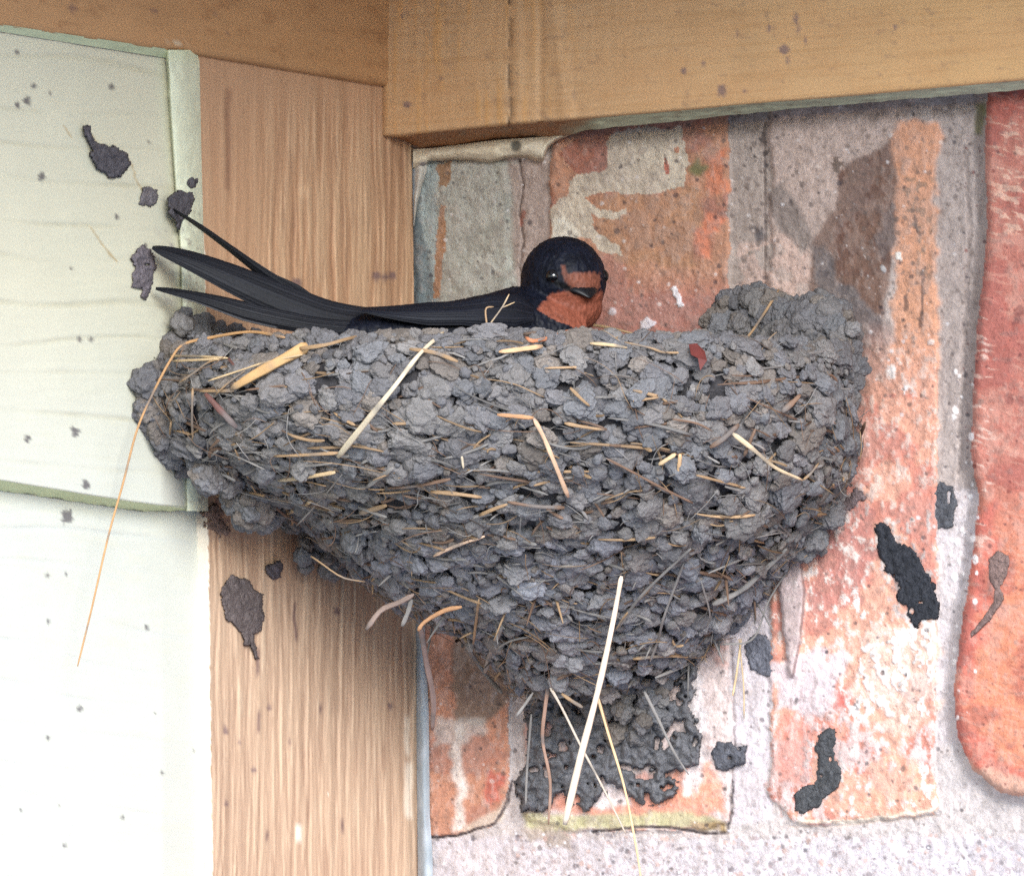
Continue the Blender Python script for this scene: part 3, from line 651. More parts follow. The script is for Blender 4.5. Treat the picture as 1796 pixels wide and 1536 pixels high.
# horizontal rings: silhouette left, right (px), depth of centre, depth radius
RING = np.array([  # py   xl    xr     cy    ry
    (636, 290, 1478, -560, 395), (672, 274, 1480, -590, 408), (720, 272, 1482, -600, 408), (790, 300, 1482, -575, 405), (850, 400, 1470, -540, 402),
    (900, 540, 1434, -500, 392), (950, 596, 1404, -462, 372), (1000, 640, 1362, -424, 332), (1050, 704, 1322, -384, 284), (1100, 800, 1284, -350, 252),
    (1150, 864, 1222, -306, 212), (1190, 900, 1170, -276, 165), (1222, 950, 1100, -262, 112)], float)
EXPO = 2.35
def ring_at(v):
    """v in 0..1 from rim to apex"""
    i = np.asarray(v, float) * (len(RING) - 1)
    return [np.interp(i, np.arange(len(RING)), RING[:, k]) for k in range(5)]
def bowl(th, v, grow=0.0):
    """th: 0 = right limb, pi/2 = towards the viewer, pi = left limb"""
    py, xl, xr, cy, ry = ring_at(v)
    c = np.cos(th); sn = np.sin(th); e = 2 / EXPO
    cx = (xl + xr) / 2; rx = (xr - xl) / 2
    Xp = cx + rx * np.sign(c) * np.abs(c) ** e
    Yp = cy - ry * np.sign(sn) * np.abs(sn) ** e
    base = at(Xp, py, cy)                       # height of the ring where its silhouette is
    P = np.stack([at(Xp, py, cy)[..., 0], Yp * S, base[..., 2]], -1)
    P[..., 0] = at(cx, py, cy)[..., 0] + (Xp - cx) * S
    return P
def bowl_n(th, v):
    d = 0.01
    a = bowl(th + d, v) - bowl(th - d, v); b = bowl(th, np.clip(v + d, 0, 1)) - bowl(th, np.clip(v - d, 0, 1))
    n = unit(np.cross(a, b)); cx, cy = X0[0] + 0.0, 0
    ref = bowl(th, v) - np.stack([np.full(np.shape(th), bowl(np.pi / 2, 0.)[0]), np.zeros(np.shape(th)), np.full(np.shape(th), X0[2])], -1)
    sgn = np.sign((n * ref).sum(-1, keepdims=True)); return n * np.where(sgn == 0, 1, sgn)
M_mud = material('dried_mud', 0.95, 1.0, 1900, 0.12, 500, spec=0.12, fine=0.24, fscale=3800, bdist=0.0006)
MUDC = [(117, 113, 112), (112, 109, 110), (121, 117, 115), (108, 106, 108), (120, 112, 106), (113, 112, 114)]
nest = empty('mud_nest', bowl(np.pi / 2, 0.6))
tag(nest, 'cup shaped swallow nest of grey mud pellets and straw stuck in the corner', 'bird nest')
# packed core: outer skin, rim and hollow
def core():
    th = np.linspace(-0.9, np.pi + 0.9, 300); v = np.linspace(0, 1, 120)
    T, Vv = np.meshgrid(th, v)
    P = bowl(T, Vv)
    n = bowl_n(T, Vv)
    k = 1 / S
    d = fbm(P[..., 0] * k / 34, P[..., 2] * k / 20, P[..., 1] * k / 34, 4, 91) * 12 - 12
    out = P + n * d[..., None] * S
    top = out[0]; cen = np.array([out[0][:, 0].mean(), (RING[0, 3] - 20) * S, top[:, 2].mean()])
    rows = []
    for f, dz in ((0.97, 5), (0.93, 6), (0.88, 0), (0.83, -14), (0.78, -50), (0.70, -110), (0.55, -150), (0.3, -165), (0.02, -168)):
        r = cen + (top - cen) * f; r[:, 2] = top[:, 2] + dz * S; rows.append(r)
    G = np.concatenate([np.array(rows[::-1]), out], 0)
    return G
G = core()
pk = G.reshape(-1, 3) / S
cc = lin((66, 64, 66)) * (1 + 0.25 * fbm(pk[:, 0] / 30, pk[:, 1] / 30, pk[:, 2] / 30, 3, 92))[:, None]  # core coloured darker than the pellets: shade in the gaps is painted
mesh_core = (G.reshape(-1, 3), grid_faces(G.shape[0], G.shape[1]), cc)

def ico(sub):
    import bmesh
    bm = bmesh.new(); bmesh.ops.create_icosphere(bm, subdivisions=sub, radius=1.0)
    bm.verts.ensure_lookup_table()
    V = np.array([v.co[:] for v in bm.verts]); F = np.array([[v.index for v in f.verts] for f in bm.faces]); bm.free()
    return V, F
ICO5, ICO5F = ico(5); ICO4, ICO4F = ico(4); ICO3, ICO3F = ico(3)
def lumps(items, base=(ICO3, ICO3F), seed=0, ragged=1.0):
    """items: (position, normal, width, height, thickness, roll, colour) -> one vertex soup of rough mud lumps"""
    V0, F0 = base; nv = len(V0); N = len(items)
    pos = np.array([i[0] for i in items]); nor = unit(np.array([i[1] for i in items]))
    wht = np.array([i[2:5] for i in items], float); roll = np.array([i[5] for i in items]); col = np.array([lin(i[6]) for i in items])
    up = np.array([0, 0, 1.0]) - nor * nor[:, 2:3]; up = unit(up); side = np.cross(up, nor)
    cr, sr = np.cos(roll)[:, None], np.sin(roll)[:, None]
    a = side * cr + up * sr; b = up * cr - side * sr
    loc = np.broadcast_to(V0, (N, nv, 3))
    o = rng.uniform(-500, 500, (N, 1, 3)); q = loc * 1.0 + o
    n1 = vnoise(q[..., 0] * 1.3, q[..., 1] * 1.3, q[..., 2] * 1.3, seed + 1)
    n2 = vnoise(q[..., 0] * 2.9, q[..., 1] * 2.9, q[..., 2] * 2.9, seed + 2)
    n3 = vnoise(q[..., 0] * 6.1, q[..., 1] * 6.1, q[..., 2] * 6.1, seed + 3)
    n4_ = vnoise(q[..., 0] * 11.7, q[..., 1] * 11.7, q[..., 2] * 11.7, seed + 4)
    r = 1 + 0.34 * n1 + 0.21 * n2 * ragged + 0.12 * n3 * ragged + 0.07 * n4_ * ragged
    L = loc * r[..., None]
    L = np.sign(L) * np.abs(L) ** 0.92
    P = pos[:, None] + (L[..., 0:1] * wht[:, None, 0:1] * a[:, None] + L[..., 1:2] * wht[:, None, 1:2] * b[:, None] + L[..., 2:3] * wht[:, None, 2:3] * nor[:, None]) * (S / 2)
    C = col[:, None] * (1 + 0.08 * n2 + 0.08 * n3 + 0.10 * n4_)[..., None]
    F = (F0[None] + (np.arange(N) * nv)[:, None, None]).reshape(-1, 3)
    return P.reshape(-1, 3), F, C.reshape(-1, 3)

# pellets spread over the outer skin, laid in courses
cand = []
tries = 80000
tv = rng.uniform(-0.35, np.pi + 0.35, tries); vv = rng.uniform(0, 1.0, tries)
PP = bowl(tv, vv); NN = bowl_n(tv, vv)
du = np.linalg.norm(bowl(tv + .01, vv) - bowl(tv - .01, vv), axis=1) / .02; dv = np.linalg.norm(np.cross(unit(bowl(tv + .01, vv) - bowl(tv - .01, vv)), bowl(tv, np.clip(vv + .01, 0, 1)) - bowl(tv, np.clip(vv - .01, 0, 1))), axis=1) / .02
area = du * dv; keep = rng.random(tries) < area / area.max()
PP, NN, vv, tv = PP[keep], NN[keep], vv[keep], tv[keep]
items = []
cells = {}
for p, n, v, t in zip(PP, NN, vv, tv):
    q = p / S
    size = (42 if v < 0.35 else 38 if v < 0.6 else 35) * math.exp(rng.normal(0, 0.32))
    key = tuple((q // 60).astype(int)); ok = True
    for dx in (-1, 0, 1):
        for dy in (-1, 0, 1):
            for dz in (-1, 0, 1):
                for (q2, s2) in cells.get((key[0] + dx, key[1] + dy, key[2] + dz), ()):
                    e = q - q2; e = np.array([e[0], e[1], e[2] * 1.28])
                    if e @ e < (0.345 * (size + s2)) ** 2: ok = False; break
                if not ok: break
            if not ok: break
        if not ok: break
    if not ok: continue
    cells.setdefault(key, []).append((q, size))
    # skip a few: holes between the courses
    if rng.random() < 0.10 and v > 0.08: continue
    tilt = n + np.array([0, 0, rng.uniform(0.0, 0.45) + 0.8 * max(0, v - 0.2)]) + rng.normal(0, 0.17, 3)
    cl = MUDC[rng.integers(6)]
    f = rng.normal(1.0, 0.065); size = min(size, 62)
    if v > 0.55: cl = tuple(np.array(cl) + np.array([10, 11, 14]))  # lower pellets paler and bluer: light from below put into their colour
    items.append((p + n * S * rng.normal(-2, 6), tilt, size * 1.16, size * rng.uniform(0.78, 1.08), size * rng.uniform(0.48, 0.7), rng.normal(0, 0.4), tuple(np.array(cl) * f)))
# rim: two rings of pellets seen edge-on along the top
for k, (frac, lift) in enumerate(((0.985, -4), (0.93, 2), (0.88, -2))):
    t = -0.3
    while t < np.pi + 0.3:
        p = bowl(t, 0.0); c0 = np.array([bowl(0., 0.)[0] * .5 + bowl(np.pi, 0.)[0] * .5, RING[0, 3] * S, p[2]])
        q = c0 + (p - c0) * (frac + rng.normal(0, 0.008)); q[2] += (lift + rng.normal(0, 4)) * S
        sz = rng.uniform(22, 40)
        items.append((q, np.array([rng.normal(0, .3), -0.6, 0.8 + rng.normal(0, .2)]), sz * 1.1, sz, sz * 0.75, rng.uniform(-.6, .6), MUDC[rng.integers(6)]))
        t += sz * 0.66 * S / np.linalg.norm(bowl(t + .05, 0.) - bowl(t - .05, 0.)) * 0.1
# small crumbs between pellets
for _ in range(1300):
    k = rng.integers(len(PP)); sz = rng.uniform(8, 20)
    items.append((PP[k] + NN[k] * S * rng.uniform(0, 12), NN[k], sz, sz, sz * 0.8, rng.uniform(0, 3), MUDC[rng.integers(6)]))
# mud heap plastered up the brick at the right end, and up the trim at the left end
HEAP = [(1235, 640), (1238, 590), (1255, 545), (1285, 515), (1330, 508), (1372, 520), (1405, 540), (1440, 545), (1478, 575), (1500, 600), (1498, 650), (1480, 690), (1486, 745), (1494, 800), (1480, 850), (1300, 860), (1240, 720)]
def heap(poly, plane, n, lo, hi, seed, smin=24, smax=52, edge=40):
    xs_, ys_ = zip(*poly); out = []; c = 0
    px = np.array(xs_); py = np.array(ys_)
    while c < n:
        x = rng.uniform(min(xs_), max(xs_)); y = rng.uniform(min(ys_), max(ys_))
        if not inpoly(np.array([x]), np.array([y]), poly)[0]: continue
        dmin = min(math.hypot(x - a, y - b) for a, b in poly)
        f = min(1, dmin / edge)
        off = lo + (hi - lo) * f ** 0.7 * rng.uniform(0.7, 1.05)
        sz = rng.uniform(smin, smax) * (0.65 + 0.35 * f)
        nn = NR if plane == 'R' else NL
        out.append((on(plane, x, y, off), nn + np.array([0, -.3, .25]) + rng.normal(0, .25, 3), sz * 1.1, sz, sz * .8, rng.uniform(-1, 1), tuple(np.array(MUDC[rng.integers(6)]) * rng.normal(0.98, .04))))
        c += 1
    return out
items += heap(HEAP, 'R', 520, 10, 84, 1, 20, 44, 24)
items += [(on('R', 1468, 592, 70), np.array([-.1, -1, .35]), 78, 76, 52, .3, (114, 109, 104)), (on('R', 1478, 650, 52), np.array([.3, -1, .2]), 46, 88, 44, -.6, (110, 106, 104)),
          (on('R', 1300, 655, 330), np.array([0, -1, .5]), 84, 62, 50, 0, (116, 111, 108)), (on('R', 1420, 615, 120), np.array([0, -1, .3]), 70, 60, 44, .2, (108, 104, 102)),
          (on('R', 1476, 800, 60), np.array([.3, -1, .1]), 48, 84, 40, .1, (112, 110, 110))]
items += heap([(1372, 545), (1410, 522), (1450, 520), (1488, 556), (1508, 600), (1506, 660), (1490, 720), (1400, 720), (1370, 640)], 'R', 110, 24, 125, 9, 28, 54, 30)
LHEAP = [(318, 600), (320, 548), (345, 552), (372, 560), (400, 572), (440, 585), (470, 600), (470, 640), (318, 640)]
items += heap(LHEAP, 'L', 90, 4, 40, 2, 20, 38, 20)
LEDGE = [(285, 640), (290, 605), (320, 590), (340, 640), (300, 660)]
items += heap(LEDGE, 'L', 14, 8, 30, 3, 30, 50, 25)
items += heap([(255, 650), (262, 645), (300, 660), (330, 800), (345, 835), (318, 822), (288, 795), (258, 740), (250, 700)], 'L', 60, 6, 44, 3, 30, 62, 25)
items += [(on('L', 276, 680, 40), np.array([.7, -.7, .1]), 60, 80, 34, .1, (110, 104, 100)), (on('L', 290, 735, 46), np.array([.7, -.7, .1]), 72, 62, 36, -.2, (106, 102, 100))]
# ragged lumps hanging on the left underside, over the trim
items += heap([(335, 800), (420, 790), (500, 820), (496, 900), (470, 922), (440, 924), (415, 896), (370, 862), (345, 836)], 'L', 70, 20, 130, 4, 30, 58, 25)
items += heap([(503, 860), (640, 860), (690, 960), (690, 1040), (640, 1026), (600, 1005), (545, 1004), (508, 960)], 'L', 90, 6, 60, 5, 22, 42, 30)
items += heap([(1000, 1190), (1180, 1180), (1165, 1270), (1130, 1300), (1060, 1285)], 'R', 36, 6, 46, 7, 24, 48, 30)
items += heap([(1360, 880), (1470, 870), (1455, 930), (1440, 968), (1380, 975)], 'R', 40, 8, 60, 6, 26, 50, 25)
big_ = [i for i in items if i[2] > 40]; mid_ = [i for i in items if 22 < i[2] <= 40]; sml_ = [i for i in items if i[2] <= 22]
PVs, PFs, PCs, off_ = [], [], [], 0  # three sizes, three levels of detail
for grp, ib in ((big_, (ICO5, ICO5F)), (mid_, (ICO4, ICO4F)), (sml_, (ICO3, ICO3F))):
    for c0 in range(0, len(grp), 200):
        a_, b_, c_ = lumps(grp[c0:c0 + 200], ib, seed=5)
        PVs.append(a_); PFs.append(b_ + off_); PCs.append(c_); off_ += len(a_)
allV = np.vstack(PVs); PF = np.vstack(PFs); PC = np.vstack(PCs)
mud = mesh_obj('mud_pellets', allV, PF, M_mud, PC, nest, smooth=True)
mud['label'] = 'rows of grey mud pellets packed into a cup'
mesh_obj('cup_lining', mesh_core[0], mesh_core[1], M_mud, mesh_core[2], nest)

# look-up of the nest's front surface along the photograph's rays (used to lay straws on the mud)
tt, v_ = np.meshgrid(np.linspace(-.2, np.pi + .2, 500), np.linspace(0, 1, 260)); SP = bowl(tt, v_).reshape(-1, 3)
sx, sy = project(SP); sY = SP[:, 1] / S
GRID = np.full((170, 200), np.nan)
ix = (sx / 10).astype(int); iy = (sy / 10).astype(int)
for a, b, d in zip(ix, iy, sY):
    if 0 <= a < 200 and 0 <= b < 170 and not GRID[b, a] <= d: GRID[b, a] = d
def depth(px, py):
    """depth of whatever lies under the pixel: nest skin, else the nearer wall"""
    a = min(max(int(px / 10), 0), 199); b = min(max(int(py / 10), 0), 169)
    wl = on('L', px, py, 0)[1] / S if px < CORNER_PX else on('R', px, py, 0)[1] / S
    g_ = GRID[b, a]
    return wl if np.isnan(g_) else min(g_, wl)

# straws -----------------------------------------------------------
M_straw = material('dry_straw', 0.6, 0.25, 900, 0.18, 320, spec=0.3, stretch=(1, 1, 1), bdist=0.0002)
STR = {'pale': (186, 160, 124), 'tan': (150, 122, 92), 'brown': (112, 88, 72), 'red': (98, 66, 60), 'grey': (126, 121, 117), 'white': (200, 184, 158)}
def smooth_path(pts, n):
    p = np.asarray(pts, float)
    if len(p) == 2: return p[0] + (p[1] - p[0]) * np.linspace(0, 1, n)[:, None]
    p = np.vstack([2 * p[0] - p[1], p, 2 * p[-1] - p[-2]]); out = []
    m = len(p) - 3
    for t in np.linspace(0, m - 1e-6, n):
        i = int(t); f = t - i; a, b, c, d = p[i:i + 4]
        out.append(0.5 * ((2 * b) + (c - a) * f + (2 * a - 5 * b + 4 * c - d) * f * f + (3 * b - a - 3 * c + d) * f ** 3))
    return np.array(out)
def straw_mesh(P, w0, w1, flat=0.5, seed=0, sharp=False):
    """P (n,3) world path -> a tapered, slightly flattened stalk"""
    n = len(P); T = unit(np.gradient(P, axis=0)); view = unit(CAM - P)
    A = unit(np.cross(T, view)); B = np.cross(T, A)
    k = 7; ang = np.linspace(0, 2 * np.pi, k, endpoint=False)
    f = np.linspace(0, 1, n); wd = 0.88 * (w0 + (w1 - w0) * f) * np.clip(np.minimum(f, 1 - f) * 26 + 0.55, 0, 1) * (1 + 0.14 * vnoise(f * 9, f * 0 + seed, 0, 5))
    r = wd[:, None, None] * S / 2
    V = P[:, None] + r * (np.cos(ang)[None, :, None] * A[:, None] + flat * np.sin(ang)[None, :, None] * B[:, None])
    i = np.arange(n * k).reshape(n, k)
    F = [[i[a, b], i[a, (b + 1) % k], i[a + 1, (b + 1) % k], i[a + 1, b]] for a in range(n - 1) for b in range(k)]
    F += [list(i[0][::-1]), list(i[-1])]
    return V.reshape(-1, 3), F
def straw(pts, w0, w1, col, lift=14, depths=None, flat=0.32, n=None, bend=True, label=None):
    p = np.asarray(pts, float)
    L = np.hypot(*np.diff(p, axis=0).T).sum(); n = n or max(8, int(L / 9))
    q = smooth_path(p, n) if bend else np.vstack([smooth_path(p[i:i + 2], max(4, int(np.hypot(*(p[i + 1] - p[i])) / 9)))[(0 if i == 0 else 1):] for i in range(len(p) - 1)])
    if depths is None:
        d = np.array([depth(x, y) for x, y in q]) - lift - 9
        m = np.linspace(0, 1, len(d)); d = np.clip(d, np.median(d) - 130, np.median(d) + 130); co = np.polyfit(m, d, 1 if len(pts) < 3 else 2); dd = np.polyval(co, m)
        d = dd - max(0, (dd - d).max() * 0.35)
    else:
        d = np.interp(np.linspace(0, 1, len(q)), np.linspace(0, 1, len(depths)), depths)
    P = at(q[:, 0], q[:, 1], d)
    V, F = straw_mesh(P, w0, w1, flat, rng.integers(100))
    f = np.repeat(np.linspace(0, 1, len(q)), 7)
    c = lin(STR[col] if isinstance(col, str) else col) * (1 + 0.22 * vnoise(f * L / 40, np.tile(np.arange(7), len(q)) * 1.3, rng.uniform(0, 99), 6))[:, None]
    md_ = np.clip((vnoise(f * L / 26, f * 0, rng.uniform(0, 99), 7) - 0.35) * 4, 0, 1)[:, None] * 0.7
    c = c * (1 - md_) + lin((104, 100, 98)) * md_
    o = mesh_obj('straw', V, F, M_straw, c, nest)
    if label: o['label'] = label
    return o
wall_d = lambda x, y, o: float(on('L' if x < CORNER_PX else 'R', x, y, o)[1] / S)
straw([(136, 1168), (160, 1070), (190, 940), (215, 850), (240, 755), (268, 690), (300, 630), (322, 604), (370, 592), (440, 582), (500, 592)], 3.4, 6.5, (172, 132, 90), depths=[-960, -940, -900, -860, -840, -820, -800, -800, -810, -850, -900], label='long pale straw dangling over the siding')
straw([(592, 802), (640, 742), (690, 680), (735, 622), (778, 582)], 13, 7, 'white', lift=22, label='stout pale straw slanting up to the rim')
straw([(778, 582), (800, 580), (830, 577), (865, 574)], 7, 6, 'pale', lift=14)
straw([(405, 682), (450, 655), (500, 628), (540, 606)], 16, 24, (186, 148, 102), lift=22, flat=.25, label='broad flat straw blade on the left rim')
straw([(520, 612), (570, 605), (610, 594), (640, 588)], 9, 6, 'tan', lift=20)
straw([(365, 668), (420, 650), (470, 634), (530, 622)], 4, 4, 'pale', lift=24)
straw([(378, 692), (400, 672), (430, 650)], 4, 3, 'tan', lift=20)
straw([(350, 686), (410, 685)], 5, 8, 'tan', lift=12); straw([(430, 684), (500, 676)], 4, 5, 'brown', lift=12)
straw([(299, 624), (350, 625), (400, 628)], 5, 5, 'pale', lift=26); straw([(302, 633), (350, 631), (400, 628)], 5, 5, 'pale', lift=26)
straw([(316, 670), (340, 654), (368, 634), (400, 628)], 5, 4, 'tan', lift=24)
straw([(400, 628), (410, 640)], 6, 5, 'red', lift=20)
straw([(360, 690), (385, 718), (415, 750)], 12, 14, 'red', lift=18, bend=False, label='dark reddish stalk slanting down near the left end')
straw([(338, 680), (337, 740), (341, 815)], 5, 4, 'tan', lift=22); straw([(300, 740), (297, 770), (296, 800)], 5, 3, 'tan', lift=22)
straw([(412, 788), (425, 815), (445, 858), (468, 885), (485, 900)], 4, 3, 'tan', lift=20)
straw([(487, 843), (540, 836), (588, 828)], 8, 9, 'pale', lift=26); straw([(491, 904), (520, 892), (548, 878)], 9, 8, 'pale', lift=26)
straw([(520, 922), (550, 890), (575, 862), (600, 832)], 4, 3, 'grey', lift=26)
straw([(480, 800), (530, 798), (595, 794)], 5, 8, 'tan', lift=12); straw([(500, 820), (560, 815), (585, 812)], 5, 6, 'grey', lift=12)
straw([(415, 862), (470, 860)], 5, 4, 'brown', lift=16)
straw([(800, 0 + 737), (872, 727), (936, 732)], 5, 9, 'tan', lift=14, bend=False) if False else straw([(872, 727), (905, 730), (936, 733)], 8, 9, (172, 128, 92), lift=20)
straw([(936, 733), (955, 770), (978, 825), (997, 872)], 9, 9, (206, 170, 140), lift=24, label='bent stalk with a bleached tip at the middle')
straw([(642, 855), (665, 838), (690, 820)], 10, 9, 'grey', lift=18); straw([(810, 800), (813, 822)], 5, 4, 'white', lift=20)
straw([(680, 856), (730, 852), (790, 840)], 5, 8, 'brown', lift=14); straw([(755, 862), (800, 866), (845, 872)], 9, 8, 'tan', lift=14)
straw([(630, 900), (655, 893), (678, 886)], 11, 10, 'tan', lift=16); straw([(840, 904), (865, 893), (890, 884)], 8, 6, 'tan', lift=18)
straw([(760, 975), (800, 957), (850, 940)], 7, 6, (190, 160, 136), lift=18); straw([(890, 880), (940, 888), (990, 890)], 6, 9, 'brown', lift=14)
straw([(718, 612), (760, 618), (803, 634)], 8, 8, 'tan', lift=16); straw([(875, 617), (910, 613), (952, 607)], 9, 11, (200, 160, 122), lift=16)
straw([(1015, 568), (1060, 573), (1110, 585), (1165, 600), (1212, 612)], 6, 4, 'pale', lift=18, label='pale straw arching along the right rim')
straw([(1035, 602), (1070, 605), (1100, 610)], 8, 6, 'pale', lift=16); straw([(1095, 600), (1140, 610), (1165, 618), (1210, 618)], 4, 5, 'tan', lift=18)
straw([(920, 590), (935, 598), (965, 592), (1010, 576)], 7, 8, (180, 116, 82), lift=16); straw([(780, 588), (830, 586), (864, 588)], 6, 6, 'pale', lift=14)
straw([(1000, 680), (1020, 700), (1034, 712)], 8, 5, 'tan', lift=18); straw([(990, 742), (1020, 748), (1060, 754)], 8, 5, 'tan', lift=16)
straw([(1285, 760), (1320, 787), (1360, 820), (1408, 842)], 10, 6, (206, 184, 150), lift=26, label='pale bent straw at the right side')
straw([(1408, 842), (1422, 830), (1436, 812)], 6, 4, 'tan', lift=26)
straw([(1245, 785), (1270, 768), (1296, 744)], 11, 10, 'brown', lift=20); straw([(1282, 608), (1310, 592), (1340, 550), (1366, 508)], 4, 6, 'tan', depths=[-640, -600, -545, -510])
straw([(1372, 722), (1390, 706), (1404, 692)], 13, 10, 'brown', lift=24); straw([(1305, 800), (1315, 775), (1325, 752)], 8, 6, 'brown', lift=20)
straw([(1155, 815), (1185, 796)], 8, 9, 'pale', lift=18); straw([(1190, 830), (1193, 796)], 9, 8, (196, 160, 120), lift=18)
straw([(1062, 803), (1110, 828), (1160, 855), (1215, 882)], 5, 5, 'brown', lift=18); straw([(1110, 684), (1150, 694), (1150, 694)], 7, 6, 'tan', lift=14)
straw([(1110, 703), (1155, 697)], 6, 6, 'tan', lift=16); straw([(1180, 735), (1220, 742), (1250, 756)], 5, 4, 'brown', lift=14)
# under the nest
straw([(990, 1446), (1020, 1320), (1050, 1205), (1075, 1090), (1090, 1010)], 15, 9, (206, 186, 166), depths=[-720, -720, -725, -730, -745], label='longest stout straw hanging below the nest')
straw([(1085, 1100), (1120, 1050), (1170, 1000), (1212, 962)], 6, 6, 'grey', lift=26); straw([(1080, 1104), (1100, 1075), (1150, 1020)], 4, 4, 'tan', lift=22)
straw([(965, 1205), (985, 1240), (1020, 1310), (1060, 1385), (1098, 1462)], 6, 4, (190, 176, 160), depths=[-420, -410, -390, -370, -350])
straw([(1045, 1210), (1065, 1280), (1095, 1380), (1115, 1480), (1125, 1545)], 6, 4, (206, 176, 136), depths=[-430, -425, -420, -410, -400])
straw([(965, 1180), (955, 1250), (952, 1300), (965, 1370), (962, 1445)], 10, 5, (150, 120, 104), depths=[-400, -380, -350, -330, -310])
straw([(932, 1252), (925, 1340), (922, 1410)], 5, 5, 'grey', depths=[-300, -280, -270])
straw([(1130, 1212), (1155, 1262), (1182, 1318), (1208, 1358)], 7, 4, 'grey', depths=[-400, -390, -380, -370])
straw([(1046, 1218), (1060, 1258), (1072, 1300)], 9, 6, 'brown', depths=[-400, -380, -360])
straw([(738, 1100), (748, 1160), (760, 1225), (758, 1280)], 13, 10, (132, 112, 106), depths=[-420, -360, -300, -250])
straw([(815, 1100), (825, 1140), (850, 1180), (880, 1214)], 6, 10, 'grey', lift=20); straw([(642, 1104), (668, 1070), (700, 1056), (726, 1042)], 12, 10, (140, 120, 110), depths=[-560, -575, -590, -600])
straw([(705, 1098), (716, 1072), (722, 1050)], 10, 9, 'grey', depths=[-570, -580, -590]); straw([(733, 1106), (745, 1090), (780, 1070), (810, 1064)], 8, 9, (176, 132, 96), depths=[-560, -570, -590, -600])
straw([(830, 1130), (836, 1080), (840, 1050)], 6, 5, 'tan', lift=26); straw([(850, 1180), (862, 1140), (880, 1100)], 12, 9, 'grey', lift=22)
straw([(640, 1020), (600, 1012), (560, 985), (545, 975)], 3, 4, 'tan', depths=[-640, -650, -640, -630]); straw([(905, 1256), (920, 1236), (935, 1214)], 7, 6, 'grey', depths=[-400, -400, -400])
straw([(1140, 1160), (1155, 1120), (1165, 1080), (1200, 985)], 5, 5, 'grey', lift=26); straw([(1285, 1220), (1292, 1180), (1300, 1120)], 5, 4, 'pale', depths=[-420, -420, -420])
straw([(1240, 1095), (1260, 1140), (1270, 1165)], 4, 3, 'grey', depths=[-430, -425, -420]); straw([(1305, 1260), (1304, 1200), (1296, 1120)], 3, 3, 'pale', depths=[-400, -400, -410])
straw([(1250, 1060), (1300, 1035), (1340, 1000), (1380, 962)], 13, 9, 'grey', lift=22); straw([(1230, 1020), (1245, 1075), (1240, 1100)], 4, 3, 'grey', lift=26)
straw([(1265, 1130), (1320, 1120), (1350, 1050), (1395, 980)], 4, 4, 'grey', depths=[-440, -440, -460, -470]); straw([(1110, 1155), (1170, 1150), (1240, 1152)], 7, 6, 'tan', lift=16)
straw([(985, 1216), (1005, 1230), (1022, 1240)], 8, 7, 'tan', depths=[-440, -440, -440]); straw([(855, 574), (880, 540), (893, 516)], 3, 3, 'pale', depths=[-940, -935, -930]); straw([(880, 540), (903, 530)], 2.4, 2, 'pale', depths=[-935, -930])
straw([(854, 572), (852, 542), (866, 538)], 4, 3, 'tan', depths=[-950, -945, -940])
# fine fill: short bits of straw pressed between the courses of mud
FV, FF, FC = [], [], []; nb = 0
for _ in range(1700):
    k = rng.integers(len(PP)); v = vv[k]
    if v < 0.12 and rng.random() < 0.5: continue
    hair = rng.random() < 0.45
    if not hair and abs(v - 0.36) > 0.12 and rng.random() < 0.3: continue
    t0 = tv[k]; Ln = rng.uniform(26, 90) * math.exp(rng.normal(0, .4)) * (0.8 if v > .5 else 1)
    sl = rng.normal(-0.05, 0.9 if hair else 0.24); bow = rng.normal(0, .05 if hair else .02)
    a0 = np.linspace(-.5, .5, 8)
    dt = Ln * S / np.linalg.norm((bowl(t0 + .05, v) - bowl(t0 - .05, v)) / .1)
    tt_ = t0 + a0 * dt * math.cos(sl); ve = np.clip(v + a0 * Ln * math.sin(sl) / 760 + bow * (0.25 - a0 ** 2), 0, .99)
    P = bowl(tt_, ve) + bowl_n(tt_, ve) * ((rng.uniform(0, 18) + (6 if hair else 0) + a0 * rng.normal(0, 16)) * S)[:, None]
    wdt = rng.uniform(1.2, 2.4) if hair else rng.uniform(2.5, 8)
    V, F = straw_mesh(P, wdt, wdt * rng.uniform(.4, 1), .3, rng.integers(99))
    cname = ['tan', 'brown', 'grey', 'grey', 'tan', 'brown', 'grey', 'grey'][rng.integers(8)]
    cl = lin(STR[cname]) * max(.3, rng.normal(0.78, .2))
    FV.append(V); FF += [[i + nb for i in f] for f in F]; FC.append(np.broadcast_to(cl, V.shape)); nb += len(V)
# bits sticking out of the underside
for _ in range(90):
    k = rng.integers(len(PP))
    if vv[k] < 0.6: continue
    d = unit(NN[k] * .5 + np.array([rng.normal(0, .7), rng.normal(0, .3) - .2, -0.7 + rng.normal(0, .4)])); Ln = rng.uniform(25, 80)
    P = PP[k] + d * (np.linspace(-.1, 1, 6) * Ln * S)[:, None] + np.array([0, 0, -1]) * ((np.linspace(0, 1, 6) ** 2) * rng.uniform(0, 14) * S)[:, None]
    V, F = straw_mesh(P, rng.uniform(3, 8), 3, .5, rng.integers(99))
    cl = lin(STR[['tan', 'grey', 'grey', 'brown'][rng.integers(4)]]) * rng.normal(.85, .1)
    FV.append(V); FF += [[i + nb for i in f] for f in F]; FC.append(np.broadcast_to(cl, V.shape)); nb += len(V)
bits = mesh_obj('straw_bits', np.vstack(FV), FF, M_straw, np.vstack(FC), nest); bits['kind'] = 'stuff'
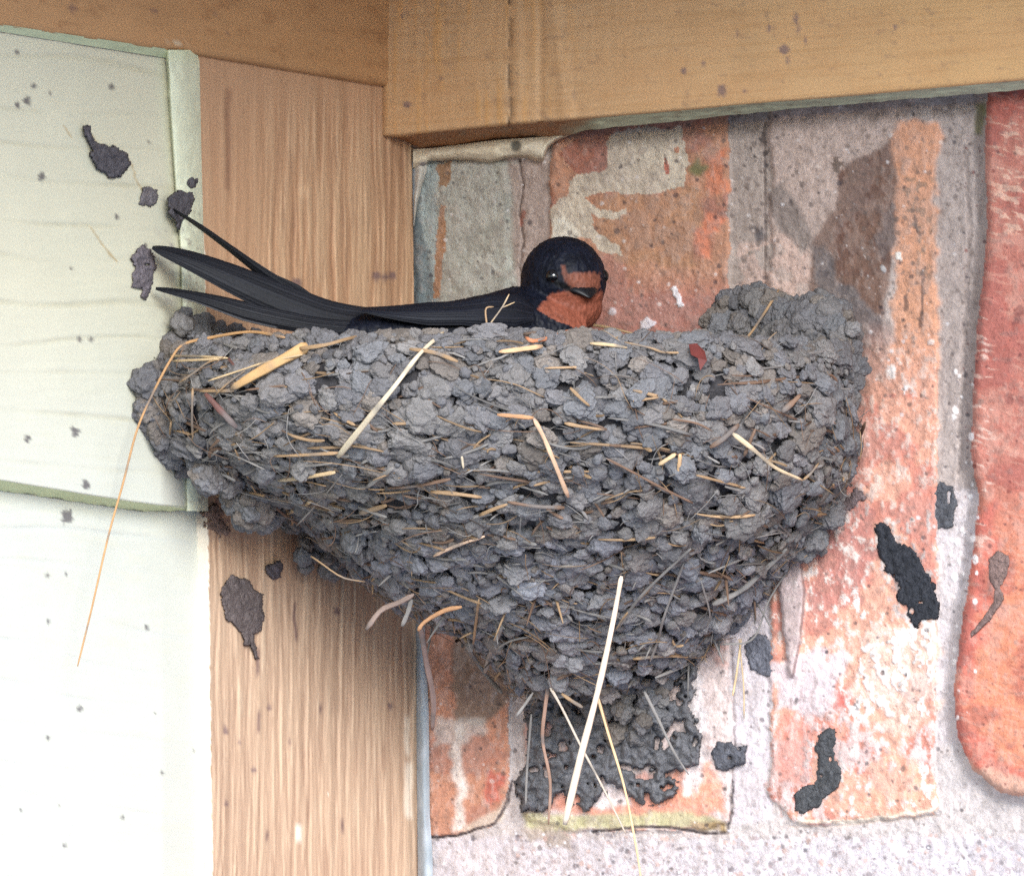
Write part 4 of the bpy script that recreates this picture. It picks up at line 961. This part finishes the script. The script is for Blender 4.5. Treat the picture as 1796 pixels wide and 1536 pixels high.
# scrap of red leaf caught on the right rim
lp = [(1208, 604), (1222, 602), (1236, 616), (1240, 632), (1228, 650), (1224, 628), (1212, 622)]
Vl = np.array([at(x, y, depth(x, y) - 52 - 6 * (i % 2)) for i, (x, y) in enumerate(lp)]); Vl = np.vstack([Vl, Vl + np.array([0, 3 * S, 0])]); nl = len(lp)
mesh_obj('leaf_scrap', Vl, [tuple(range(nl))[::-1], tuple(range(nl, 2 * nl))] + [(i, (i + 1) % nl, (i + 1) % nl + nl, i + nl) for i in range(nl)], M_straw, lin((96, 44, 40)), nest, smooth=False)

# ------------------------------------------------------------------ swallow on the nest
M_feather = material('blue_black_feathers', 0.5, 0.35, 1400, 0.22, 420, spec=0.13, bdist=0.0002, sheen=0.0, fine=0.25, fscale=2600)
M_quill = material('black_flight_feathers', 0.58, 0.4, 700, 0.2, 300, spec=0.22, stretch=(.25, 1, 1.6), bdist=0.0002, fine=0.15)
M_eye = material('wet_black_eye', 0.04, 0, color=(0.004, 0.004, 0.005), spec=0.7, var=0.0)
M_bill = material('black_bill', 0.4, 0.15, 900, 0.1, color=(0.006, 0.006, 0.008), spec=0.25, bdist=0.0002)
bird = empty('barn_swallow', at(830., 590., -520.))
tag(bird, 'blue-black swallow with rufous throat sitting in the mud nest', 'bird')
def tube_rings(cent, hw, hh, k=28):
    """rings across a spine of 3-D centres; hw: half depth, hh: half height (px)"""
    T = unit(np.gradient(cent, axis=0)); upv = unit(np.array([0, 0, 1.0]) - T * T[:, 2:3]); sd_ = np.cross(T, upv)
    a = np.linspace(0, 2 * np.pi, k, endpoint=False)
    return cent[:, None] + S * (np.cos(a)[None, :, None] * sd_[:, None] * np.asarray(hw)[:, None, None] + np.sin(a)[None, :, None] * upv[:, None] * np.asarray(hh)[:, None, None])
def loft(rings):
    n, k, _ = rings.shape; V = rings.reshape(-1, 3); i = np.arange(n * k).reshape(n, k)
    F = [(i[a, b], i[a, (b + 1) % k], i[a + 1, (b + 1) % k], i[a + 1, b]) for a in range(n - 1) for b in range(k)] + [tuple(i[0][::-1]), tuple(i[-1])]
    return V, F
HC = at(988., 493., -500.)
VIEW = unit(CAM - HC)
def hdir(dx, dy):
    """unit direction from the head centre that lands dx, dy px (right, up) from it on a 76 px ball"""
    z = math.sqrt(max(0.0, 76 ** 2 - dx * dx - dy * dy)); return unit(Rd * dx + Ud * dy + VIEW * z)
BF = hdir(38, -13)                                             # where the bill points
SIDE = unit(np.cross(BF, Ud)); UPH = np.cross(SIDE, BF)
sp_px = np.array([(590, 590, -650, 24, 40), (640, 592, -630, 48, 66), (720, 594, -595, 54, 86), (800, 594, -560, 66, 98), (860, 594, -535, 79, 96), (905, 594, -518, 92, 92), (945, 590, -508, 84, 88), (985, 590, -502, 66, 82), (1020, 596, -498, 40, 60)])
cen = at(sp_px[:, 0], sp_px[:, 1], sp_px[:, 2])
nn = 40; q = np.linspace(0, len(cen) - 1, nn)
cs_ = np.stack([np.interp(q, np.arange(len(cen)), cen[:, k]) for k in range(3)], -1)
Vb, Fb = loft(tube_rings(cs_, np.interp(q, np.arange(len(cen)), sp_px[:, 4]), np.interp(q, np.arange(len(cen)), sp_px[:, 3]), 32))
parts_v = [Vb]; parts_f = list(Fb); nb = len(Vb)
def ball(c, r, ax):
    global nb
    V = c + (ICO4[:, 0:1] * r[0] * ax[0] + ICO4[:, 1:2] * r[1] * ax[1] + ICO4[:, 2:3] * r[2] * ax[2]) * S
    parts_v.append(V); parts_f.extend([tuple(f + nb) for f in ICO4F]); nb += len(V)
ball(HC, (74, 77, 78), (SIDE, BF, UPH))
ball(HC + (BF * 12 - UPH * 40) * S, (66, 64, 52), (SIDE, BF, UPH))       # throat
ball(HC + (BF * 30 - UPH * 2) * S, (40, 52, 40), (SIDE, BF, UPH))        # face, towards the bill
tmp = bpy.data.meshes.new('tmp'); tmp.from_pydata([tuple(v) for v in np.vstack(parts_v)], [], [tuple(int(i) for i in f) for f in parts_f])
to = bpy.data.objects.new('tmp', tmp); COL.objects.link(to)
md = to.modifiers.new('r', 'REMESH'); md.mode = 'VOXEL'; md.voxel_size = 2.4 * S
m2 = to.modifiers.new('s', 'SMOOTH'); m2.factor = 0.5; m2.iterations = 26
dg = bpy.context.evaluated_depsgraph_get(); ev = bpy.data.meshes.new_from_object(to.evaluated_get(dg))
bpy.data.objects.remove(to); bpy.data.meshes.remove(tmp)
Vb = np.array([v.co[:] for v in ev.vertices]); Nb_ = np.array([v.normal[:] for v in ev.vertices]); Fb = [tuple(p.vertices) for p in ev.polygons]; bpy.data.meshes.remove(ev)
pk = Vb / S
dirs = unit(Vb - HC); az = np.degrees(np.arctan2(dirs @ SIDE, dirs @ BF)); el = np.degrees(np.arcsin(np.clip(dirs @ UPH, -1, 1)))
wob = fbm(pk[:, 0] / 7, pk[:, 1] / 7, pk[:, 2] / 7, 3, 131)
feather = vnoise(pk[:, 0] / 3.0, pk[:, 1] / 3.0, pk[:, 2] / 7.0, 132)
cb = lin((17, 20, 31)) * (1 + 0.35 * feather + 0.2 * wob)[:, None]
cb[:] = np.where((fbm(pk[:, 0] / 11, pk[:, 1] / 11, pk[:, 2] / 11, 2, 133) > 0.12)[:, None], cb * 0.72, cb)
def blend(m, c):
    global cb
    m = np.clip(m, 0, 1)[:, None]; cb = cb * (1 - m) + lin(c) * (1 + 0.22 * feather + 0.15 * wob)[:, None] * m
aa = np.abs(az)
near = np.linalg.norm(Vb - HC, axis=1) < 118 * S
thro = ((-5 - np.clip(aa - 30, 0, 90) * 0.16 - np.clip(aa - 44, 0, 90) * 0.95 - el) / 4 + wob * 1.5) * near * (aa < 100)
blend(thro, (126, 72, 56))
blend(np.clip((-46 - el) / 14, 0, 1) * np.clip(thro, 0, 1), (118, 70, 62))
fore = np.minimum.reduce([(el + 12) / 3, (23 - aa * 0.10 - el) / 4, (30 - aa) / 4 + (el - 6) * 0.08]) + wob * 1.2
blend(fore * (aa < 40), (112, 68, 54))
spur = np.minimum.reduce([az / 2, (el - 6) / 3, (31 - el) / 3, (4.5 - np.abs(aa - 26 - (el - 8) * 0.35)) / 2])
blend(spur * 0.8 + wob * .4, (104, 62, 50))
blend(np.minimum((5.5 - np.abs(el + 1 - (aa - 22) * 0.36)) / 3, np.minimum((az - 16) / 5, (54 - az) / 4)), (11, 12, 15))   # dark lores
Vb = Vb + Nb_ * ((0.9 * feather + 1.0 * vnoise(pk[:, 0] / 6, pk[:, 1] / 6, pk[:, 2] / 11, 135) + 0.7 * vnoise(pk[:, 0] / 1.7, pk[:, 1] / 1.7, pk[:, 2] / 3.5, 136)) * S)[:, None]
body = mesh_obj('body', Vb, Fb, M_feather, cb, bird)
for sgn in (-1, 1):
    ed_ = hdir(-20, 9); 
    a0 = math.atan2(ed_ @ SIDE, ed_ @ BF); e0 = math.asin(ed_ @ UPH)
    a0 = a0 if sgn < 0 else -a0 * 1.12
    d = BF * math.cos(a0) * math.cos(e0) + SIDE * math.sin(a0) * math.cos(e0) + UPH * math.sin(e0)
    ob = mesh_obj('eye', HC + d * 67 * S + ICO4 * 13.5 * S, ICO4F, M_eye, None, bird)
# bill: short, wide at the gape, slightly hooked; upper and lower half in one shell
def bill(name, up_, dn, Ln, wd, drop):
    n = 12; rings = []
    B0 = HC + (BF * 66 - UPH * 5) * S
    for i in range(n):
        f = i / (n - 1); wv = wd * (1 - f ** 1.5) + 2.2; hu = up_ * (1 - f ** 1.8) + 1.2; hd = dn * (1 - f ** 1.8) + 1.0
        c = B0 + (BF * (Ln * f) - UPH * drop * f * f) * S
        a = np.linspace(0, 2 * np.pi, 20, endpoint=False)
        hh_ = np.where(np.sin(a) > 0, hu, hd)
        rings.append(c + S * (np.cos(a)[:, None] * SIDE * wv + (np.sin(a) * hh_)[:, None] * UPH))
    V, F = loft(np.array(rings)); return mesh_obj(name, V, F, M_bill, None, bird)
bill('upper_bill', 12, 3, 29, 28, 8)
bill('lower_bill', -2, 9, 25, 26, 6)
def blade(name, rows, tilt, thick=3.0, col=(25, 26, 33), edge=None):
    """rows: (px, py, depth, half width, camber) -> a curved feather with a lens section"""
    r = np.array(rows, float); n = 140; t = np.linspace(0, len(r) - 1, n)
    pp = smooth_path(r[:, :3], n); hw = np.interp(t, np.arange(len(r)), r[:, 3])
    P = at(pp[:, 0], pp[:, 1], pp[:, 2]); T = unit(np.gradient(P, axis=0)); vw = unit(CAM - P)
    A = unit(np.cross(T, vw)); A = A * np.sign(A[:, 2:3]); Bv = vw
    k = 61; u = np.linspace(-1, 1, k); V = []
    for sgn in (1, -1):
        bulge = (1 - u ** 2) * thick * sgn
        rid = 0.35 * np.sin(u * 9) + 0.2 * np.sin(u * 31)
        W_ = (hw[:, None] * u[None])[..., None]
        V.append(P[:, None] + S * (W_ * A[:, None] + (bulge + rid * (sgn > 0) + tilt * u * 1.0)[None, :, None] * Bv[:, None] + (-0.16 * hw[:, None] * u[None] ** 2)[..., None] * Bv[:, None]))
    V = np.array(V); i = np.arange(2 * n * k).reshape(2, n, k); F = []
    for s_ in (0, 1):
        f = grid_faces(n, k) + s_ * n * k
        F.append(f if s_ == 0 else f[:, ::-1])
    F.append(np.stack([i[0, :-1, 0], i[1, :-1, 0], i[1, 1:, 0], i[0, 1:, 0]], -1)); F.append(np.stack([i[0, :-1, -1], i[0, 1:, -1], i[1, 1:, -1], i[1, :-1, -1]], -1))
    UU = np.broadcast_to(u, (2, n, k)); TT = np.broadcast_to(np.linspace(0, 1, n)[None, :, None], (2, n, k))
    c = 0.72 * lin(col) * (1 + 0.25 * vnoise(UU * 9, TT * 6, 0, 141) + 0.12 * vnoise(UU * 30, TT * 10, 1, 142))[..., None]
    barb = np.sin((UU * 46 + np.abs(UU - 0.15) * 30 + TT * 240) * 1.0)
    c = c * (1 + 0.10 * barb + 0.22 * vnoise(UU * 26, TT * 3, 2, 143))[..., None]
    for us_, wl_ in ((0.12, .05), (-0.42, .04), (0.55, .04), (-0.75, .04)):
        m = np.clip(1 - np.abs(UU - us_ - 0.2 * (TT - .5) * (us_ != .12)) / wl_, 0, 1)[..., None] * 0.35; c = c * (1 - m) + lin((46, 48, 56)) * m
        m = np.clip(1 - np.abs(UU - us_ + .09 - 0.2 * (TT - .5) * (us_ != .12)) / .06, 0, 1)[..., None] * 0.5; c = c * (1 - m) + lin((10, 11, 14)) * m
    if edge is not None:
        u0, t0, t1, ce = edge
        m = (np.clip(1 - np.abs(UU - u0) / 0.12, 0, 1) * (TT > t0) * (TT < t1))[..., None]; c = c * (1 - m) + lin(ce) * m
    return mesh_obj(name, V.reshape(-1, 3), np.vstack(F), M_quill, c.reshape(-1, 3), bird)
blade('tail_feather', [(303, 367, -668, 2.2), (350, 397, -672, 4.5), (400, 433, -680, 6), (440, 463, -690, 8), (480, 492, -690, 11), (520, 516, -680, 13), (570, 545, -660, 14), (620, 562, -640, 12)], 8, 3)
blade('tail_feather', [(452, 470, -684, 1.5), (490, 490, -676, 5), (520, 508, -668, 9), (550, 530, -655, 11), (600, 552, -640, 12)], 6, 3, col=(38, 40, 46))
blade('wing_tip', [(267, 434, -722, 3), (285, 440, -722, 9), (320, 452, -724, 15), (360, 468, -722, 20), (410, 490, -716, 25), (460, 512, -708, 28), (520, 536, -694, 29), (580, 555, -676, 27), (650, 564, -650, 24), (720, 566, -615, 18), (780, 566, -585, 8)], -10, 5, col=(27, 28, 35))
blade('wing_tip', [(273, 506, -712, 2.5), (300, 511, -714, 6), (340, 520, -716, 9), (380, 531, -718, 13), (430, 546, -716, 17), (490, 560, -710, 17), (560, 572, -694, 15), (640, 578, -664, 14), (720, 580, -620, 12)], -4, 4, col=(24, 25, 32), edge=(-0.86, 0.08, 0.62, (96, 96, 100)))
blade('wing', [(632, 543, -700, 4), (690, 548, -692, 12), (750, 550, -680, 20), (810, 549, -664, 21), (860, 547, -645, 29), (905, 548, -622, 31), (935, 552, -600, 16)], -14, 8, col=(18, 21, 32), edge=(-0.5, 0.05, 0.6, (20, 24, 34)))

# ------------------------------------------------------------------ mud splats on the walls
M_splat = material('dark_mud_splat', 0.92, 1.0, 1500, 0.28, 420, spec=0.12, fine=0.28, fscale=3000, bdist=0.0008)
def splat(plane, poly, label, col=(86, 84, 88), h=9, rag=5, base=0.0, step=1.6, lift=None, dark=0.0, hole=0.86):
    p = np.array(poly, float); p = p.mean(0) + (p - p.mean(0)) * 1.07; poly = p; x0, y0 = p.min(0) - 10; x1, y1 = p.max(0) + 10
    X, Y = np.meshgrid(np.arange(x0, x1, step), np.arange(y0, y1, step))
    sd_ = rng.integers(1000)
    m = inpoly(X + fbm(X / 13, Y / 13, 0, 5, sd_, .7) * rag * 1.9, Y + fbm(X / 13, Y / 13, 7, 5, sd_, .7) * rag * 1.9, poly)
    m &= ~(fbm(X / 16, Y / 16, 3, 1, sd_ + 1) > hole) & ~((fbm(X / 26, Y / 26, 5, 3, sd_ + 8) > 0.34) & (hole < .8))
    d = m.astype(float)
    for _ in range(5):                                          # soft distance to the edge
        d = (d + np.roll(d, 1, 0) + np.roll(d, -1, 0) + np.roll(d, 1, 1) + np.roll(d, -1, 1)) / 5 * m
    h = h * 0.7
    H = base + h * (d ** 0.6) * (0.75 + 0.55 * fbm(X / 9, Y / 9, 2, 4, sd_ + 2)) + (2.6 * fbm(X / 5, Y / 5, 2, 3, sd_ + 3) + (h * 0.55) * np.abs(vnoise(X / 15, Y / 15, 3, sd_ + 6))) * d
    P = on(plane, X, Y, np.where(m, H, base - 6)); i = np.arange(X.size).reshape(X.shape)
    f = grid_faces(*X.shape); k = m.ravel()[f].sum(1) >= 1; f = f[k]
    u_, inv = np.unique(f, return_inverse=True)
    c = (lin(col) * (1 + 0.25 * fbm(X / 6, Y / 6, 1, 3, sd_ + 4) + 0.0)[..., None]).reshape(-1, 3)[u_]
    root = on(plane, p[:, 0].mean(), p[:, 1].mean(), base)
    o = mesh_obj('mud_splat', P.reshape(-1, 3)[u_] - root, inv.reshape(-1, 4), M_splat, c); o.location = root
    return tag(o, label, 'mud splat', 'mud splats on the walls')
def wallH(x, y):
    return float(W.H[np.searchsorted(W.ys, y), np.searchsorted(W.xs, x)])
def blob(cx, cy, rx, ry, k=14, rot=0): 
    a = np.linspace(0, 2 * np.pi, k, endpoint=False); r = 1 + rng.normal(0, .12, k)
    u, v = rx * r * np.cos(a), ry * r * np.sin(a); return list(zip(cx + u * math.cos(rot) - v * math.sin(rot), cy + u * math.sin(rot) + v * math.cos(rot)))
SC = (92, 88, 92)
splat('L', [(148, 224), (158, 226), (168, 246), (182, 256), (200, 256), (220, 270), (226, 288), (208, 308), (192, 308), (170, 296), (160, 276), (166, 262), (156, 246)], 'dark ragged mud splat with a thin tail, high on the siding', SC, 10, 4, 8)
splat('L', blob(261, 346, 15, 17), 'small round mud speck left of the fork-tail streamer tip', (116, 110, 112), 7, 4, 6)
splat('L', [(296, 350), (318, 336), (336, 342), (338, 362), (330, 378), (318, 384), (316, 398), (310, 396), (308, 384), (296, 370)], 'crumbly mud splat behind the tip of the thin tail streamer', SC, 10, 4, 22)
splat('L', blob(336, 320, 8, 9), 'tiny mud dab on the caulk above the tail streamer tip', SC, 6, 2, 20)
splat('L', [(240, 440), (254, 432), (266, 446), (270, 480), (266, 505), (258, 524), (248, 520), (250, 505), (234, 504), (232, 480), (238, 470), (228, 458)], 'tall mud smear on the siding beside the lower wing tip', (118, 110, 114), 7, 5, 12)
splat('L', [(388, 1040), (400, 1020), (412, 1012), (420, 1018), (438, 1022), (446, 1038), (460, 1042), (462, 1080), (456, 1105), (444, 1110), (446, 1125), (452, 1150), (446, 1150), (438, 1128), (428, 1126), (424, 1108), (412, 1092), (398, 1086)], 'big mud splat with a drip on the brown trim board', (104, 94, 92), 7, 4, 3)
splat('L', blob(481, 999, 13, 14), 'small dark mud dot high on the trim, under the nest edge', (92, 86, 90), 9, 3, 4)
splat('L', [(356, 900), (372, 888), (384, 892), (392, 910), (400, 930), (388, 944), (376, 930), (362, 920)], 'faint crumbling mud stain at the trim edge below the left rim', (134, 112, 100), 3, 7, 2)
splat('R', [(1536, 925), (1552, 921), (1566, 932), (1578, 958), (1600, 962), (1612, 985), (1630, 1010), (1642, 1050), (1640, 1078), (1620, 1082), (1606, 1096), (1594, 1080), (1592, 1058), (1576, 1050), (1574, 1020), (1556, 1000), (1544, 965)], 'longest black mud streak, slanting across the worn brick', (54, 55, 60), 9, 6, wallH(1590, 1005) + 2)
splat('R', [(1630, 862), (1650, 848), (1672, 856), (1676, 880), (1670, 918), (1652, 926), (1636, 932), (1632, 908), (1620, 896)], 'flat grey mud splat on the mortar joint beside the red bullnose brick', (88, 88, 92), 6, 4, wallH(1650, 890) + 2)
splat('R', [(1478, 876), (1500, 856), (1514, 862), (1516, 878), (1498, 886), (1480, 906), (1462, 908), (1468, 890)], 'hooked mud smear on brick close to the right flank of the nest', (110, 96, 96), 5, 5, wallH(1490, 880) + 2)
splat('R', [(1735, 985), (1750, 970), (1768, 978), (1766, 1010), (1752, 1030), (1760, 1048), (1748, 1068), (1730, 1092), (1706, 1112), (1704, 1106), (1730, 1076), (1742, 1056), (1744, 1034), (1734, 1016)], 'grey tadpole shaped splat with tail on the red bullnose brick', (128, 106, 100), 4, 2, wallH(1750, 1010) + 1)
splat('R', [(1438, 1288), (1452, 1278), (1464, 1284), (1462, 1330), (1474, 1350), (1470, 1380), (1450, 1392), (1432, 1412), (1412, 1424), (1396, 1416), (1394, 1390), (1412, 1376), (1430, 1374), (1436, 1340), (1430, 1310)], 'boot shaped dark mud splat low on the pale brick', (78, 78, 80), 8, 4, wallH(1450, 1350) + 3)
splat('R', blob(1277, 1323, 29, 25), 'round mud lump on the crack right of the mud patch below the nest', (92, 92, 98), 12, 3, wallH(1277, 1323) + 2)
splat('R', [(1310, 1130), (1325, 1112), (1345, 1114), (1356, 1140), (1366, 1166), (1354, 1184), (1330, 1180), (1312, 1160)], 'mud splat beside the mortar ridge under the right flank of the nest', (104, 104, 112), 7, 4, wallH(1335, 1146) + 2)
splat('R', [(930, 1170), (1000, 1150), (1130, 1160), (1215, 1170), (1216, 1220), (1196, 1240), (1222, 1290), (1216, 1336), (1160, 1352), (1190, 1368), (1172, 1392), (1130, 1406), (1110, 1398), (1072, 1372), (1030, 1418), (1004, 1404), (990, 1376), (968, 1414), (924, 1416), (918, 1370), (934, 1330), (932, 1260)],
      'wide dark mud patch on the brick straight below the nest', (108, 107, 110), 30, 8, wallH(1070, 1290) + 2, 2.0, hole=0.7)
